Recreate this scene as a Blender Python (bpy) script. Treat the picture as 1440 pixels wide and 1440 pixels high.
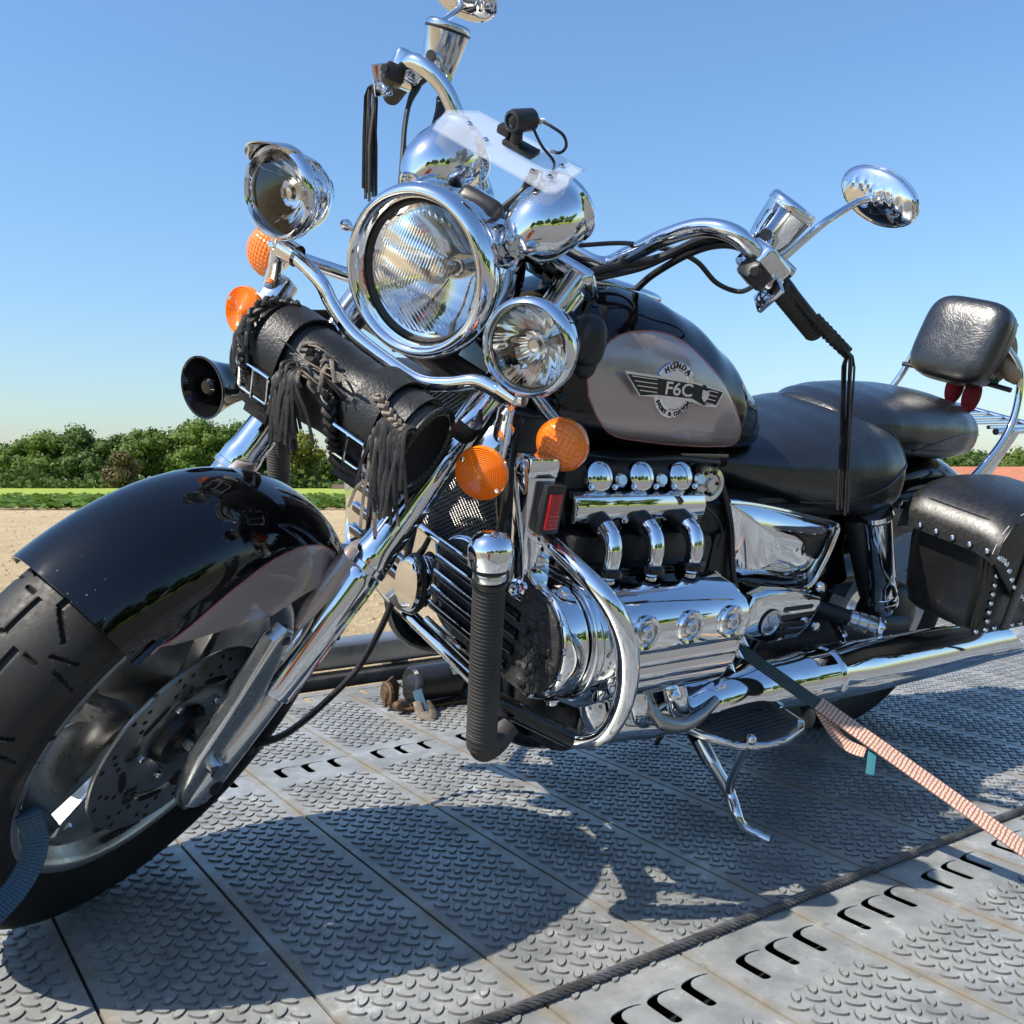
import bpy, bmesh, math, random
from math import sin, cos, pi, radians, sqrt, atan2
from mathutils import Vector, Matrix, noise
import numpy as np
random.seed(7)
for o in list(bpy.data.objects): bpy.data.objects.remove(o)
scn = bpy.context.scene
COL = scn.collection
V = Vector
# ------------------------------------------------------------------ frames
# deck frame: x along the truck, y across it, z up from the deck; the deck itself sits slightly out of level
FPX, CYAW, CPIT, CROL, CH = 1326.15, 0.93879, 0.06547, -0.01804, 0.6703
def cam_axes(yaw, pitch, roll):
    fw = V((cos(yaw)*cos(pitch), sin(yaw)*cos(pitch), -sin(pitch)))
    r = fw.cross(V((0,0,1))).normalized(); d = fw.cross(r)
    R = Matrix.Rotation(roll, 3, fw); return R@r, R@d, fw
CPOS = V((0,0,CH))
R_, D_, F_ = cam_axes(CYAW, CPIT, CROL)
RD = Matrix((R_, D_, F_)).transposed()
R2, D2, F2 = cam_axes(CYAW, radians(1.9), 0.0)
RG = Matrix((R2, D2, F2)).transposed()
TILT = Matrix.Translation(CPOS) @ (RG@RD.transposed()).to_4x4() @ Matrix.Translation(-CPOS)
GROUND = CH-1.62
# ------------------------------------------------------------------ camera
cam = bpy.data.cameras.new('camera'); camo = bpy.data.objects.new('camera', cam); COL.objects.link(camo)
cam.sensor_width = 36; cam.lens = 36*FPX/1440; cam.clip_start = .02; cam.clip_end = 6000
camo.matrix_world = Matrix.Translation(CPOS) @ Matrix((R2, -D2, -F2)).transposed().to_4x4()
scn.camera = camo
# ------------------------------------------------------------------ sky and sun
SUN = V((cos(radians(50))*cos(radians(172.5)), cos(radians(50))*sin(radians(172.5)), sin(radians(50))))      # towards the sun
world = bpy.data.worlds.new('World'); scn.world = world; world.use_nodes = True
wn = world.node_tree.nodes; wl = world.node_tree.links; wn.clear()
sky = wn.new('ShaderNodeTexSky'); sky.sky_type = 'NISHITA'; sky.sun_disc = False
sky.sun_elevation = math.asin(SUN.z); sky.sun_rotation = atan2(SUN.x, SUN.y)
sky.air_density = 1.5; sky.dust_density = .8; sky.ozone_density = 10.0; sky.altitude = 0
bg = wn.new('ShaderNodeBackground'); bg.inputs[1].default_value = .113
wo = wn.new('ShaderNodeOutputWorld'); wl.new(sky.outputs[0], bg.inputs[0]); wl.new(bg.outputs[0], wo.inputs[0])
sl = bpy.data.lights.new('sun', 'SUN'); sl.energy = 4.5; sl.angle = radians(.53); sl.color = (1, .93, .81)
so = bpy.data.objects.new('sun', sl); COL.objects.link(so); so.rotation_euler = SUN.to_track_quat('Z', 'Y').to_euler()
scn.view_settings.view_transform = 'Standard'; scn.view_settings.look = 'None'
scn.view_settings.exposure = 0.74; scn.view_settings.gamma = 1; scn.view_settings.use_curve_mapping = False
# ------------------------------------------------------------------ motorcycle frame: x forward, y rider's left, z up (leaning on its stand, bars turned left)
LEAN, STEER, RAKE = .27868, .58092, radians(32.2)
BO = V((.34427, 1.45858, 0))
fd = V((-1,0,0)); ld = V((0,-1,0)); RL = Matrix.Rotation(-LEAN, 3, fd)
BB = Matrix((fd, RL@ld, RL@V((0,0,1)))).transposed()
BIKE = Matrix.Translation(BO) @ BB.to_4x4()
AX = V((-sin(RAKE),0,cos(RAKE))); A0 = V((.152,0,0))
ST = Matrix.Translation(A0) @ Matrix.Rotation(STEER, 4, AX) @ Matrix.Translation(-A0)
IB = BIKE.inverted(); ISB = (BIKE@ST).inverted()
def _hit(M, px, py, i, v):
    d = RD @ V(((px-720)/FPX, (py-720)/FPX, 1)); o = M@CPOS; d = M.to_3x3()@d
    return o + d*((v-o[i])/d[i])
def bl(px, py, l): return _hit(IB, px, py, 1, l)      # point of the bike at lateral offset l
def bf(px, py, f): return _hit(IB, px, py, 0, f)
def bu(px, py, u): return _hit(IB, px, py, 2, u)
def sl_(px, py, l): return _hit(ISB, px, py, 1, l)    # the same for the steered front end
def sf(px, py, f): return _hit(ISB, px, py, 0, f)
def su(px, py, u): return _hit(ISB, px, py, 2, u)
def dk(px, py, z=0): return _hit(Matrix.Identity(4), px, py, 2, z)
# ------------------------------------------------------------------ materials
MATS = {}
def mat(name, base=(.5,.5,.5), rough=.5, metal=0, coat=0, trans=0, ior=1.45, sss=0, spec=.5, coat_rough=.03):
    m = bpy.data.materials.new(name); m.use_nodes = True; MATS[name] = m
    p = m.node_tree.nodes['Principled BSDF']
    p.inputs['Base Color'].default_value = (*base, 1); p.inputs['Roughness'].default_value = rough
    p.inputs['Metallic'].default_value = metal; p.inputs['Coat Weight'].default_value = coat
    p.inputs['Coat Roughness'].default_value = coat_rough
    p.inputs['Transmission Weight'].default_value = trans; p.inputs['IOR'].default_value = ior
    p.inputs['Specular IOR Level'].default_value = spec
    return m
class N:
    """small node helper"""
    def __init__(s, m): s.m = m; s.t = m.node_tree; s.n = s.t.nodes; s.l = s.t.links; s.p = s.n['Principled BSDF'] if 'Principled BSDF' in s.n else None
    def add(s, ty, **kw):
        n = s.n.new(ty)
        for k, v in kw.items():
            if k.startswith('i_'): n.inputs[k[2:].replace('_',' ')].default_value = v
            else: setattr(n, k, v)
        return n
    def lk(s, a, b): s.l.new(a, b)
    def coord(s, which='Object', scale=(1,1,1)):
        c = s.add('ShaderNodeTexCoord'); mp = s.add('ShaderNodeMapping'); mp.inputs['Scale'].default_value = scale
        s.lk(c.outputs[which], mp.inputs[0]); return mp.outputs[0]
    def noise(s, co, scale, detail=4, rough=.6):
        n = s.add('ShaderNodeTexNoise'); n.inputs['Scale'].default_value = scale; n.inputs['Detail'].default_value = detail; n.inputs['Roughness'].default_value = rough
        s.lk(co, n.inputs['Vector']); return n.outputs['Fac']
    def ramp(s, fac, stops):
        r = s.add('ShaderNodeValToRGB'); e = r.color_ramp.elements
        while len(e) < len(stops): e.new(.5)
        for el, (pos, c) in zip(e, stops): el.position = pos; el.color = (*c, 1) if len(c) == 3 else c
        s.lk(fac, r.inputs[0]); return r.outputs[0]
    def mapr(s, fac, a, b, c, d):
        r = s.add('ShaderNodeMapRange'); s.lk(fac, r.inputs[0])
        for i, v in enumerate((a, b, c, d)): r.inputs[i+1].default_value = v
        return r.outputs[0]
    def mix(s, fac, a, b, mode='MIX'):
        r = s.add('ShaderNodeMix', data_type='RGBA', blend_type=mode)
        for sock, v in ((r.inputs[0], fac), (r.inputs[6], a), (r.inputs[7], b)):
            if hasattr(v, 'is_output'): s.lk(v, sock)
            elif isinstance(v, (int, float)): sock.default_value = v
            else: sock.default_value = (*v, 1)
        return r.outputs[2]
    def bump(s, h, strength, dist, prev=None):
        b = s.add('ShaderNodeBump'); b.inputs['Strength'].default_value = strength; b.inputs['Distance'].default_value = dist
        s.lk(h, b.inputs['Height'])
        if prev is not None: s.lk(prev, b.inputs['Normal'])
        return b.outputs[0]
    def set(s, name, out): s.lk(out, s.p.inputs[name])
def chrome(name, base=(.75,.76,.78), r0=.02, r1=.15):
    m = mat(name, base, .05, 1); n = N(m); c = n.coord()
    f = n.noise(c, 22, 5, .7); n.set('Roughness', n.mapr(f, .45, .75, r0, r1))
    f2 = n.noise(c, 7, 2); n.set('Normal', n.bump(f2, .08, .004)); return m
chrome('chrome'); chrome('chrome_worn', (.66,.66,.66), .10, .32); chrome('bright_steel', (.62,.63,.64), .12, .3)
def cast(name, base, r0, r1, pit):
    m = mat(name, base, .4, .95); n = N(m); c = n.coord()
    f = n.noise(c, 60, 6, .7); n.set('Roughness', n.mapr(f, .3, .7, r0, r1))
    sp = n.noise(c, 45, 3, .5); k = n.mapr(sp, .66, .74, 0, 1)
    k2 = n.noise(c, 9, 4, .6)
    n.set('Base Color', n.mix(k, n.mix(k2, [x*.8 for x in base], base), (.03,.02,.015)))
    n.set('Normal', n.bump(f, .15*pit, .002)); return m
cast('cast_alloy', (.74,.74,.73), .17, .32, .35); cast('wheel_alloy', (.70,.70,.69), .24, .40, .4)
cast('disc_steel', (.36,.36,.35), .25, .42, .4); cast('guard_steel', (.30,.30,.30), .3, .5, .3); cast('rust_iron', (.20,.13,.08), .5, .8, 2)
def paint(name, base, metal=0, rough=.35, dust=.35, spec=.5):
    m = mat(name, base, rough, metal, coat=1, coat_rough=.015, spec=spec); n = N(m); c = n.coord()
    v = n.add('ShaderNodeTexVoronoi'); v.inputs['Scale'].default_value = 95; n.lk(c, v.inputs['Vector'])
    sp = n.mapr(v.outputs['Distance'], .05, .12, 1, 0); g = n.mapr(n.noise(c, 14, 4), .54, .68, 0, dust)
    mm = n.add('ShaderNodeMath', operation='MULTIPLY'); n.lk(sp, mm.inputs[0]); n.lk(g, mm.inputs[1])
    n.set('Base Color', n.mix(mm.outputs[0], base, (.45,.43,.40)))
    h = n.noise(c, 30, 4, .7); n.set('Coat Roughness', n.mapr(h, .35, .8, .015, .11)); sc = n.noise(n.coord('Object', (1,1,14)), 35, 4, .8); n.set('Coat Normal', n.bump(n.mapr(sc, .62, .72, 0, 1), .03, .0006)); return m
paint('black_paint', (.0025,.0025,.0032), 0, .3, .5, .0); paint('taupe_paint', (.41,.335,.315), .5, .34, .2)
paint('black_enamel', (.005,.005,.006), 0, .3, .2, .05)
def plain_bump(name, base, rough, metal, scale, strength, dist, base2=None, spec=.5, cs=6):
    m = mat(name, base, rough, metal, spec=spec); n = N(m); c = n.coord()
    f = n.noise(c, scale, 5, .65); n.set('Normal', n.bump(f, strength, dist))
    g = n.noise(c, cs, 4, .6); n.set('Base Color', n.mix(n.mapr(g, .35, .65, 0, 1), base, base2 or [x*1.6 for x in base]))
    n.set('Roughness', n.mapr(f, .3, .7, max(rough-.1, .02), min(rough+.12, 1))); return m
plain_bump('satin_black', (.012,.012,.013), .38, 0, 40, .15, .002)
plain_bump('black_plastic', (.014,.014,.015), .32, 0, 90, .1, .001)
plain_bump('rubber', (.017,.016,.016), .62, 0, 70, .25, .002, (.045,.041,.038))
plain_bump('tyre_rubber', (.009,.0088,.0085), .52, 0, 120, .2, .0015, (.020,.018,.016), spec=.35, cs=9)
plain_bump('cable_black', (.013,.013,.014), .4, 0, 60, .2, .002)
plain_bump('bag_leather', (.006,.006,.006), .34, 0, 260, .35, .0022, (.014,.0135,.013), cs=11)
plain_bump('saddle_leather', (.006,.0058,.0056), .38, 0, 140, .14, .002, (.013,.0125,.012), spec=.7)
plain_bump('fringe_leather', (.009,.008,.0078), .5, 0, 120, .4, .002, (.030,.025,.021), cs=26)
plain_bump('raw_leather', (.22,.175,.135), .7, 0, 90, .5, .003, (.06,.05,.04), cs=20)
plain_bump('plush_red', (.16,.006,.012), .9, 0, 300, .8, .006)
plain_bump('plush_tan', (.33,.22,.13), .9, 0, 300, .8, .006)
plain_bump('plush_green', (.02,.12,.06), .9, 0, 300, .8, .006)
plain_bump('soot_black', (.02,.02,.021), .55, .2, 55, .8, .006, (.05,.05,.05), cs=18)
# seat leather: fine wrinkles plus long soft creases
m = mat('seat_leather', (.008,.008,.0085), .40, coat=.35, coat_rough=.24, spec=.8); n = N(m); c = n.coord()
w1 = n.add('ShaderNodeTexVoronoi', feature='DISTANCE_TO_EDGE'); w1.inputs['Scale'].default_value = 105
wm = n.add('ShaderNodeMixRGB'); wm.inputs[0].default_value = .12; n.lk(c, wm.inputs[1])
wn_ = n.add('ShaderNodeTexNoise'); wn_.inputs['Scale'].default_value = 11; n.lk(c, wn_.inputs['Vector']); n.lk(wn_.outputs['Color'], wm.inputs[2]); n.lk(wm.outputs[0], w1.inputs['Vector'])
cr = n.mapr(w1.outputs['Distance'], 0, .16, 0, 1)
b1 = n.bump(cr, .13, .0016); b2 = n.bump(n.noise(c, 160, 4), .14, .002, b1); n.set('Normal', n.bump(n.noise(c, 9, 3), .16, .01, b2))
n.set('Roughness', n.mapr(n.noise(c, 60, 4), .3, .7, .24, .40))
# lamp glass: clear, mirror-like at grazing angles, fluted where the lens is moulded
def clear(name, tint=(1,1,1), flute=0, rough=.0, ior=1.5, fscale=200, axis=(0,1,0)):
    m = bpy.data.materials.new(name); m.use_nodes = True; MATS[name] = m; n = N(m); n.n.remove(n.p); n.p = None
    out = [x for x in n.n if x.type == 'OUTPUT_MATERIAL'][0]
    tr = n.add('ShaderNodeBsdfTransparent'); tr.inputs[0].default_value = (*tint, 1)
    gl = n.add('ShaderNodeBsdfGlossy'); gl.inputs['Roughness'].default_value = rough; gl.inputs[0].default_value = (1,1,1,1)
    fr = n.add('ShaderNodeFresnel'); fr.inputs[0].default_value = ior; mx = n.add('ShaderNodeMixShader')
    n.lk(fr.outputs[0], mx.inputs[0]); n.lk(tr.outputs[0], mx.inputs[1]); n.lk(gl.outputs[0], mx.inputs[2]); n.lk(mx.outputs[0], out.inputs[0])
    return m
clear('clear_glass', (.96,.97,.98), ior=1.6); 
m = mat('acrylic', (.86,.88,.92), .15); n = N(m); out = [x for x in n.n if x.type == 'OUTPUT_MATERIAL'][0]; tr = n.add('ShaderNodeBsdfTransparent'); tr.inputs[0].default_value = (.93,.95,.97,1); mx = n.add('ShaderNodeMixShader'); mx.inputs[0].default_value = .20
n.lk(tr.outputs[0], mx.inputs[1]); n.lk(n.p.outputs[0], mx.inputs[2]); n.lk(mx.outputs[0], out.inputs[0])
# fluted headlamp glass: real refraction
m = mat('fluted_glass', (.95,.97,.97), .02, 0, trans=1, ior=1.28)
def amber(name, base, edge):
    m = mat(name, base, .12, 0, coat=1); n = N(m)
    n.p.inputs['Transmission Weight'].default_value = .12; n.p.inputs['IOR'].default_value = 1.35; n.p.inputs['Roughness'].default_value = .18
    n.p.inputs['Subsurface Weight'].default_value = .25; n.p.inputs['Subsurface Radius'].default_value = (.012,.005,.001); n.p.inputs['Subsurface Scale'].default_value = 1
    c = n.coord(); f = n.noise(c, 60, 3); n.set('Base Color', n.mix(f, base, edge)); return m
amber('amber_plastic', (1.0,.27,.008), (.95,.17,.004)); amber('red_plastic', (.60,.006,.012), (.35,.004,.008))
m = mat('amber_reflector', (.95,.33,.02), .25, .4); n = N(m); n.p.inputs['Roughness'].default_value = .3
mat('pin_stripe', (.35,.09,.09), .35, 0, coat=1); mat('white_plastic', (.75,.75,.72), .4); mat('lettering_black', (.01,.01,.012), .35)
mat('dark_void', (.004,.004,.004), .9); mat('stitching', (.55,.52,.46), .7)
plain_bump('radiator_black', (.004,.004,.0045), .5, .2, 80, .2, .002)
# galvanised deck: spangle, scuffs, water marks and rust runs
m = mat('galvanised', (.45,.46,.46), .45, .2); n = N(m); c = n.coord('Object')
v = n.add('ShaderNodeTexVoronoi'); v.inputs['Scale'].default_value = 55; n.lk(c, v.inputs['Vector'])
sp = n.mapr(v.outputs['Color'], 0, 1, 0, 1)
oi = n.add('ShaderNodeObjectInfo'); off = n.add('ShaderNodeVectorMath', operation='ADD'); n.lk(c, off.inputs[0]); n.lk(oi.outputs['Location'], off.inputs[1]); cw = off.outputs[0]
g1 = n.noise(cw, 5.5, 6, .65); g2 = n.noise(cw, 24, 5, .7); g3 = n.noise(cw, 2.2, 3, .55)
col = n.mix(n.mapr(sp, .2, .9, 0, .22), (.38,.387,.37), (.48,.487,.465))
col = n.mix(n.mapr(g1, .42, .62, 0, .9), col, (.22,.226,.22))
col = n.mix(n.mapr(g2, .60, .72, 0, .55), col, (.66,.67,.64))
wv = n.noise(cw, 3.1, 7, .75); col = n.mix(n.mapr(wv, .60, .66, 0, .6), col, (.70,.71,.69))
sx = n.add('ShaderNodeSeparateXYZ'); n.lk(c, sx.inputs[0])
e1 = n.mapr(sx.outputs[0], .004, .022, 1, 0); e2 = n.mapr(sx.outputs[0], .2222-.022, .2222-.004, 0, 1); ee = n.add('ShaderNodeMath', operation='ADD'); n.lk(e1, ee.inputs[0]); n.lk(e2, ee.inputs[1])
em_ = n.add('ShaderNodeMath', operation='MULTIPLY'); n.lk(ee.outputs[0], em_.inputs[0]); n.lk(n.mapr(n.noise(cw, 11, 5, .7), .38, .62, .1, .9), em_.inputs[1]); col = n.mix(em_.outputs[0], col, (.33,.27,.19))
sc_ = n.noise(n.coord('Object', (1.2,9,1)), 6, 6, .75); col = n.mix(n.mapr(sc_, .58, .66, 0, .4), col, (.25,.25,.24))
sp2 = n.noise(cw, 60, 3, .6); col = n.mix(n.mapr(sp2, .64, .70, 0, .55), col, (.20,.19,.17))
rs = n.noise(cw, 7.5, 6, .7); col = n.mix(n.mapr(rs, .69, .80, 0, .7), col, (.30,.15,.06))
n.set('Base Color', col); n.set('Roughness', n.mapr(g1, .3, .7, .36, .55)); n.set('Metallic', n.mapr(g2, .3, .7, .52, .28))
n.set('Normal', n.bump(n.noise(cw, 90, 5, .7), .12, .001, n.bump(g1, .2, .003)))
plain_bump('tread_grime_shade', (.075,.073,.070), .6, .3, 60, .3, .002, (.13,.125,.115))  # grime colour that also paints shade onto lozenge sides and foot rings
plain_bump('dirt_joint', (.10,.075,.05), .9, 0, 60, .5, .004, (.03,.025,.02))
plain_bump('rail_steel', (.40,.38,.36), .34, .85, 25, .1, .002, (.30,.28,.26))
plain_bump('wire_steel', (.20,.185,.17), .42, .6, 150, .3, .001, (.09,.082,.075), cs=30)
def webbing(name, a, b, rows):
    """woven strap: cross ribs with darker weft between, two edge threads, dirt"""
    m = mat(name, a, .85, spec=.2); n = N(m); n2 = n.coord()
    u = n.add('ShaderNodeUVMap'); sp = n.add('ShaderNodeSeparateXYZ'); n.lk(u.outputs[0], sp.inputs[0])
    wv = n.add('ShaderNodeMath', operation='MULTIPLY'); n.lk(sp.outputs[1], wv.inputs[0]); wv.inputs[1].default_value = rows
    wb = n.add('ShaderNodeMath', operation='ADD'); n.lk(wv.outputs[0], wb.inputs[0]); n.lk(n.mapr(n.noise(n2, 60, 2), .3, .7, -.18, .18), wb.inputs[1])
    fr = n.add('ShaderNodeMath', operation='PINGPONG'); n.lk(wb.outputs[0], fr.inputs[0]); fr.inputs[1].default_value = .5
    rib = n.mapr(fr.outputs[0], .10, .24, 0, 1)
    ed = n.add('ShaderNodeMath', operation='PINGPONG'); mu = n.add('ShaderNodeMath', operation='MULTIPLY'); n.lk(sp.outputs[0], mu.inputs[0]); mu.inputs[1].default_value = 4; n.lk(mu.outputs[0], ed.inputs[0]); ed.inputs[1].default_value = .5
    lng = n.mapr(ed.outputs[0], .03, .10, .35, 1)
    mm = n.add('ShaderNodeMath', operation='MULTIPLY'); n.lk(rib, mm.inputs[0]); n.lk(lng, mm.inputs[1])
    g = n.noise(n2, 14, 6, .75); fine = n.noise(n2, 420, 3)
    col = n.mix(mm.outputs[0], b, a); col = n.mix(n.mapr(g, .45, .75, 0, .45), col, [x*.55 for x in a]); col = n.mix(n.mapr(fine, .4, .7, 0, .25), col, [min(1, x*1.25) for x in a])
    n.set('Base Color', col); n.set('Normal', n.bump(mm.outputs[0], .7, .0015, n.bump(fine, .4, .001))); return m
webbing('strap_pink', (.60,.41,.31), (.27,.11,.10), 4.2); webbing('strap_green', (.075,.10,.092), (.03,.042,.04), 5); webbing('strap_blue', (.055,.105,.16), (.035,.065,.10), 7)
plain_bump('tag_teal', (.015,.10,.12), .7, 0, 90, .2, .001)
# ------------------------------------------------------------------ mesh helpers
class MB:
    def __init__(s): s.v = []; s.f = []; s.uv = {}
    def add(s, vs, fs):
        k = len(s.v); s.v += [tuple(x) for x in vs]; s.f += [tuple(i+k for i in f) for f in fs]; return s
    def merge(s, o): return s.add(o.v, o.f)
    def xf(s, M): s.v = [tuple(M@V(p)) for p in s.v]; return s
    def mirror(s): s.v = [(x,-y,z) for x,y,z in s.v]; s.f = [f[::-1] for f in s.f]; return s
    def copy(s): o = MB(); o.v = list(s.v); o.f = list(s.f); return o
def frame(z, up=(0,0,1)):
    z = V(z).normalized(); up = V(up)
    if abs(z.dot(up)) > .98: up = V((1,0,0))
    x = up.cross(z).normalized(); return x, z.cross(x), z
def fmat(o, z, up=(0,0,1)):
    x, y, z = frame(z, up); M = Matrix((x, y, z)).transposed().to_4x4(); M.translation = V(o); return M
def lathe(prof, M=None, seg=40, closed=False, cap=True):
    b = MB(); n = len(prof); vs = []
    for r, z in prof:
        for k in range(seg): a = 2*pi*k/seg; vs.append((r*cos(a), r*sin(a), z))
    fs = []
    for i in range(n-1 if not closed else n):
        j = (i+1) % n
        for k in range(seg): k2 = (k+1) % seg; fs.append((i*seg+k, i*seg+k2, j*seg+k2, j*seg+k))
    if not closed and cap:
        if prof[0][0] > 1e-6: fs.append(tuple(range(seg))[::-1])
        if prof[-1][0] > 1e-6: fs.append(tuple((n-1)*seg+k for k in range(seg)))
    b.add(vs, fs)
    if M is not None: b.xf(M)
    return b
def spline(pts, n=8):
    P = [V(p) for p in pts]
    if len(P) < 3: return [P[0].lerp(P[-1], t/n) for t in range(n+1)]
    Q = [2*P[0]-P[1]] + P + [2*P[-1]-P[-2]]; out = []
    for i in range(1, len(Q)-2):
        a, b, c, d = Q[i-1:i+3]
        for k in range(n):
            t = k/n; out.append(.5*((2*b)+(c-a)*t+(2*a-5*b+4*c-d)*t*t+(3*b-a-3*c+d)*t**3))
    out.append(P[-1]); return out
def fillet(pts, r, n=6):
    P = [V(p) for p in pts]; out = [P[0]]
    for i in range(1, len(P)-1):
        a, b, c = P[i-1], P[i], P[i+1]; d1 = (a-b); d2 = (c-b); k = min(r, d1.length*.48, d2.length*.48)
        p = b+d1.normalized()*k; q = b+d2.normalized()*k
        for t in range(n+1): t /= n; out.append(p.lerp(b, t).lerp(b.lerp(q, t), t))
    out.append(P[-1]); return out
def tube(path, r, seg=12, cap=True, flat=None, up=None, roundcap=False):
    P = [V(p) for p in path]; n = len(P); R = r if isinstance(r, (list, tuple)) else [r]*n
    if len(R) != n: R = [R[0]+(R[-1]-R[0])*i/(n-1) if len(R) == 2 else R[min(int(i*len(R)/n), len(R)-1)] for i in range(n)]
    b = MB(); vs = []; t = (P[1]-P[0]).normalized()
    u = V(up) if up else (V((0,0,1)) if abs(t.z) < .9 else V((1,0,0)))
    for i in range(n):
        t = (P[min(i+1,n-1)]-P[max(i-1,0)]).normalized(); u = (u-t*u.dot(t)).normalized(); w = t.cross(u)
        a, c = (R[i], R[i]) if flat is None else (R[i]*flat[0], R[i]*flat[1])
        for k in range(seg): an = 2*pi*k/seg; vs.append(P[i]+w*(a*cos(an))+u*(c*sin(an)))
    fs = [(i*seg+k, i*seg+(k+1)%seg, (i+1)*seg+(k+1)%seg, (i+1)*seg+k) for i in range(n-1) for k in range(seg)]
    if cap: fs += [tuple(range(seg))[::-1], tuple((n-1)*seg+k for k in range(seg))]
    return b.add(vs, fs)
def box(size, M=None, bev=0, seg=2, taper=None):
    x, y, z = [s/2 for s in size]; bm = bmesh.new(); vs = []
    for sx, sy, sz in [(-1,-1,-1),(1,-1,-1),(1,1,-1),(-1,1,-1),(-1,-1,1),(1,-1,1),(1,1,1),(-1,1,1)]:
        k = taper if (taper and sz > 0) else 1; vs.append(bm.verts.new((sx*x*k, sy*y*k, sz*z)))
    for f in [(3,2,1,0),(4,5,6,7),(0,1,5,4),(1,2,6,5),(2,3,7,6),(3,0,4,7)]: bm.faces.new([vs[i] for i in f])
    if bev: bmesh.ops.bevel(bm, geom=list(bm.edges), offset=bev, segments=seg, affect='EDGES', profile=.5)
    return frombm(bm, M)
def frombm(bm, M=None):
    bm.verts.index_update(); b = MB().add([v.co.copy() for v in bm.verts], [[v.index for v in f.verts] for f in bm.faces]); bm.free()
    if M is not None: b.xf(M)
    return b
def prism(outline, h, M=None, bev=0, seg=2):
    """outline in the xy plane of M, thickness h along z (centred)"""
    bm = bmesh.new(); a = [bm.verts.new((x,y,-h/2)) for x,y in outline]; c = [bm.verts.new((x,y,h/2)) for x,y in outline]; n = len(a)
    ar = sum(outline[i][0]*outline[(i+1)%n][1]-outline[(i+1)%n][0]*outline[i][1] for i in range(n))
    if ar < 0: a.reverse(); c.reverse()
    f1 = bm.faces.new(a[::-1]); f2 = bm.faces.new(c)
    for i in range(n): bm.faces.new((a[i], a[(i+1)%n], c[(i+1)%n], c[i]))
    if bev:
        es = set(f1.edges)|set(f2.edges); bmesh.ops.bevel(bm, geom=list(es), offset=bev, segments=seg, affect='EDGES', profile=.5)
    return frombm(bm, M)
def loft(rings, closed=True, cap=True):
    n = len(rings[0]); b = MB(); b.v = [tuple(p) for r in rings for p in r]
    m = n if closed else n-1
    b.f = [(i*n+k, i*n+(k+1)%n, (i+1)*n+(k+1)%n, (i+1)*n+k) for i in range(len(rings)-1) for k in range(m)]
    if cap and closed: b.f += [tuple(range(n))[::-1], tuple((len(rings)-1)*n+k for k in range(n))]
    return b
def gridf(fn, nu, nv, closeu=False):
    b = MB(); b.v = [tuple(fn(i/nu, j/nv)) for i in range(nu+(0 if closeu else 1)) for j in range(nv+1)]
    w = nv+1; c = nu if closeu else nu+1
    b.f = [(i*w+j, ((i+1)%c)*w+j, ((i+1)%c)*w+j+1, i*w+j+1) for i in range(nu) for j in range(nv)]; return b
def solid(b, th):
    """give an open sheet thickness th along its normals (inwards)"""
    bm = bmesh.new(); vs = [bm.verts.new(p) for p in b.v]
    for f in b.f:
        try: bm.faces.new([vs[i] for i in f])
        except ValueError: pass
    bmesh.ops.recalc_face_normals(bm, faces=bm.faces); bm.normal_update()
    bmesh.ops.solidify(bm, geom=list(bm.faces), thickness=th); return frombm(bm)
def sellip(c, size, e1=.5, e2=.5, M=None, nu=40, nv=24):
    def sp(x, e): return math.copysign(abs(x)**e, x)
    def fn(u, v):
        a = 2*pi*u; t = -pi/2+pi*v
        return V((size[0]*sp(cos(t),e1)*sp(cos(a),e2), size[1]*sp(cos(t),e1)*sp(sin(a),e2), size[2]*sp(sin(t),e1)))+V(c)
    b = gridf(fn, nu, nv, True)
    if M is not None: b.xf(M)
    return b
def mesh(name, b, material=None, smooth=35, recalc=True):
    me = bpy.data.meshes.new(name); me.from_pydata(b.v, [], b.f)
    if recalc:
        bm = bmesh.new(); bm.from_mesh(me); bmesh.ops.remove_doubles(bm, verts=bm.verts, dist=1e-6); bmesh.ops.recalc_face_normals(bm, faces=bm.faces); bm.to_mesh(me); bm.free()
    if smooth: me.shade_smooth(); me.set_sharp_from_angle(angle=radians(smooth))
    if material: me.materials.append(MATS[material])
    me.update(); return me
def obj(name, b, material, parent=None, M=None, smooth=35, recalc=True):
    o = bpy.data.objects.new(name, b if isinstance(b, bpy.types.Mesh) else mesh(name, b, material, smooth, recalc)); COL.objects.link(o)
    if parent is not None: o.parent = parent
    if M is not None: o.matrix_local = M
    return o
def tag(o, label=None, cat=None, group=None, kind=None):
    for k, v in (('label',label),('category',cat),('group',group),('kind',kind)):
        if v: o[k] = v
    return o
def empty(name, M, label=None, cat=None, group=None):
    o = bpy.data.objects.new(name, None); COL.objects.link(o); o.empty_display_size = .1; o.matrix_world = M; return tag(o, label, cat, group)
TILTED = []
def textmesh(s, size, ext, M, material=None, bold=0):
    cu = bpy.data.curves.new('t', 'FONT'); cu.body = s; cu.size = size; cu.extrude = ext; cu.offset = bold; cu.align_x = 'CENTER'; cu.align_y = 'CENTER'
    o = bpy.data.objects.new('t', cu); COL.objects.link(o); dg = bpy.context.evaluated_depsgraph_get(); me = o.evaluated_get(dg).to_mesh()
    b = MB().add([v.co.copy() for v in me.vertices], [list(p.vertices) for p in me.polygons]); o.to_mesh_clear(); bpy.data.objects.remove(o); bpy.data.curves.remove(cu)
    return b.xf(M)
def bolt(p, d, r, h=None, hexa=True):
    h = h or r*.7; b = lathe([(0,h),(r*.62,h),(r*.72,h*.8),(r*.72,0)][::-1], fmat(p, d), 12)
    b.merge(lathe([(r,0),(r,h*.3),(r*.9,h*.36),(0,h*.36)], fmat(p, d), 16)); return b
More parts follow.
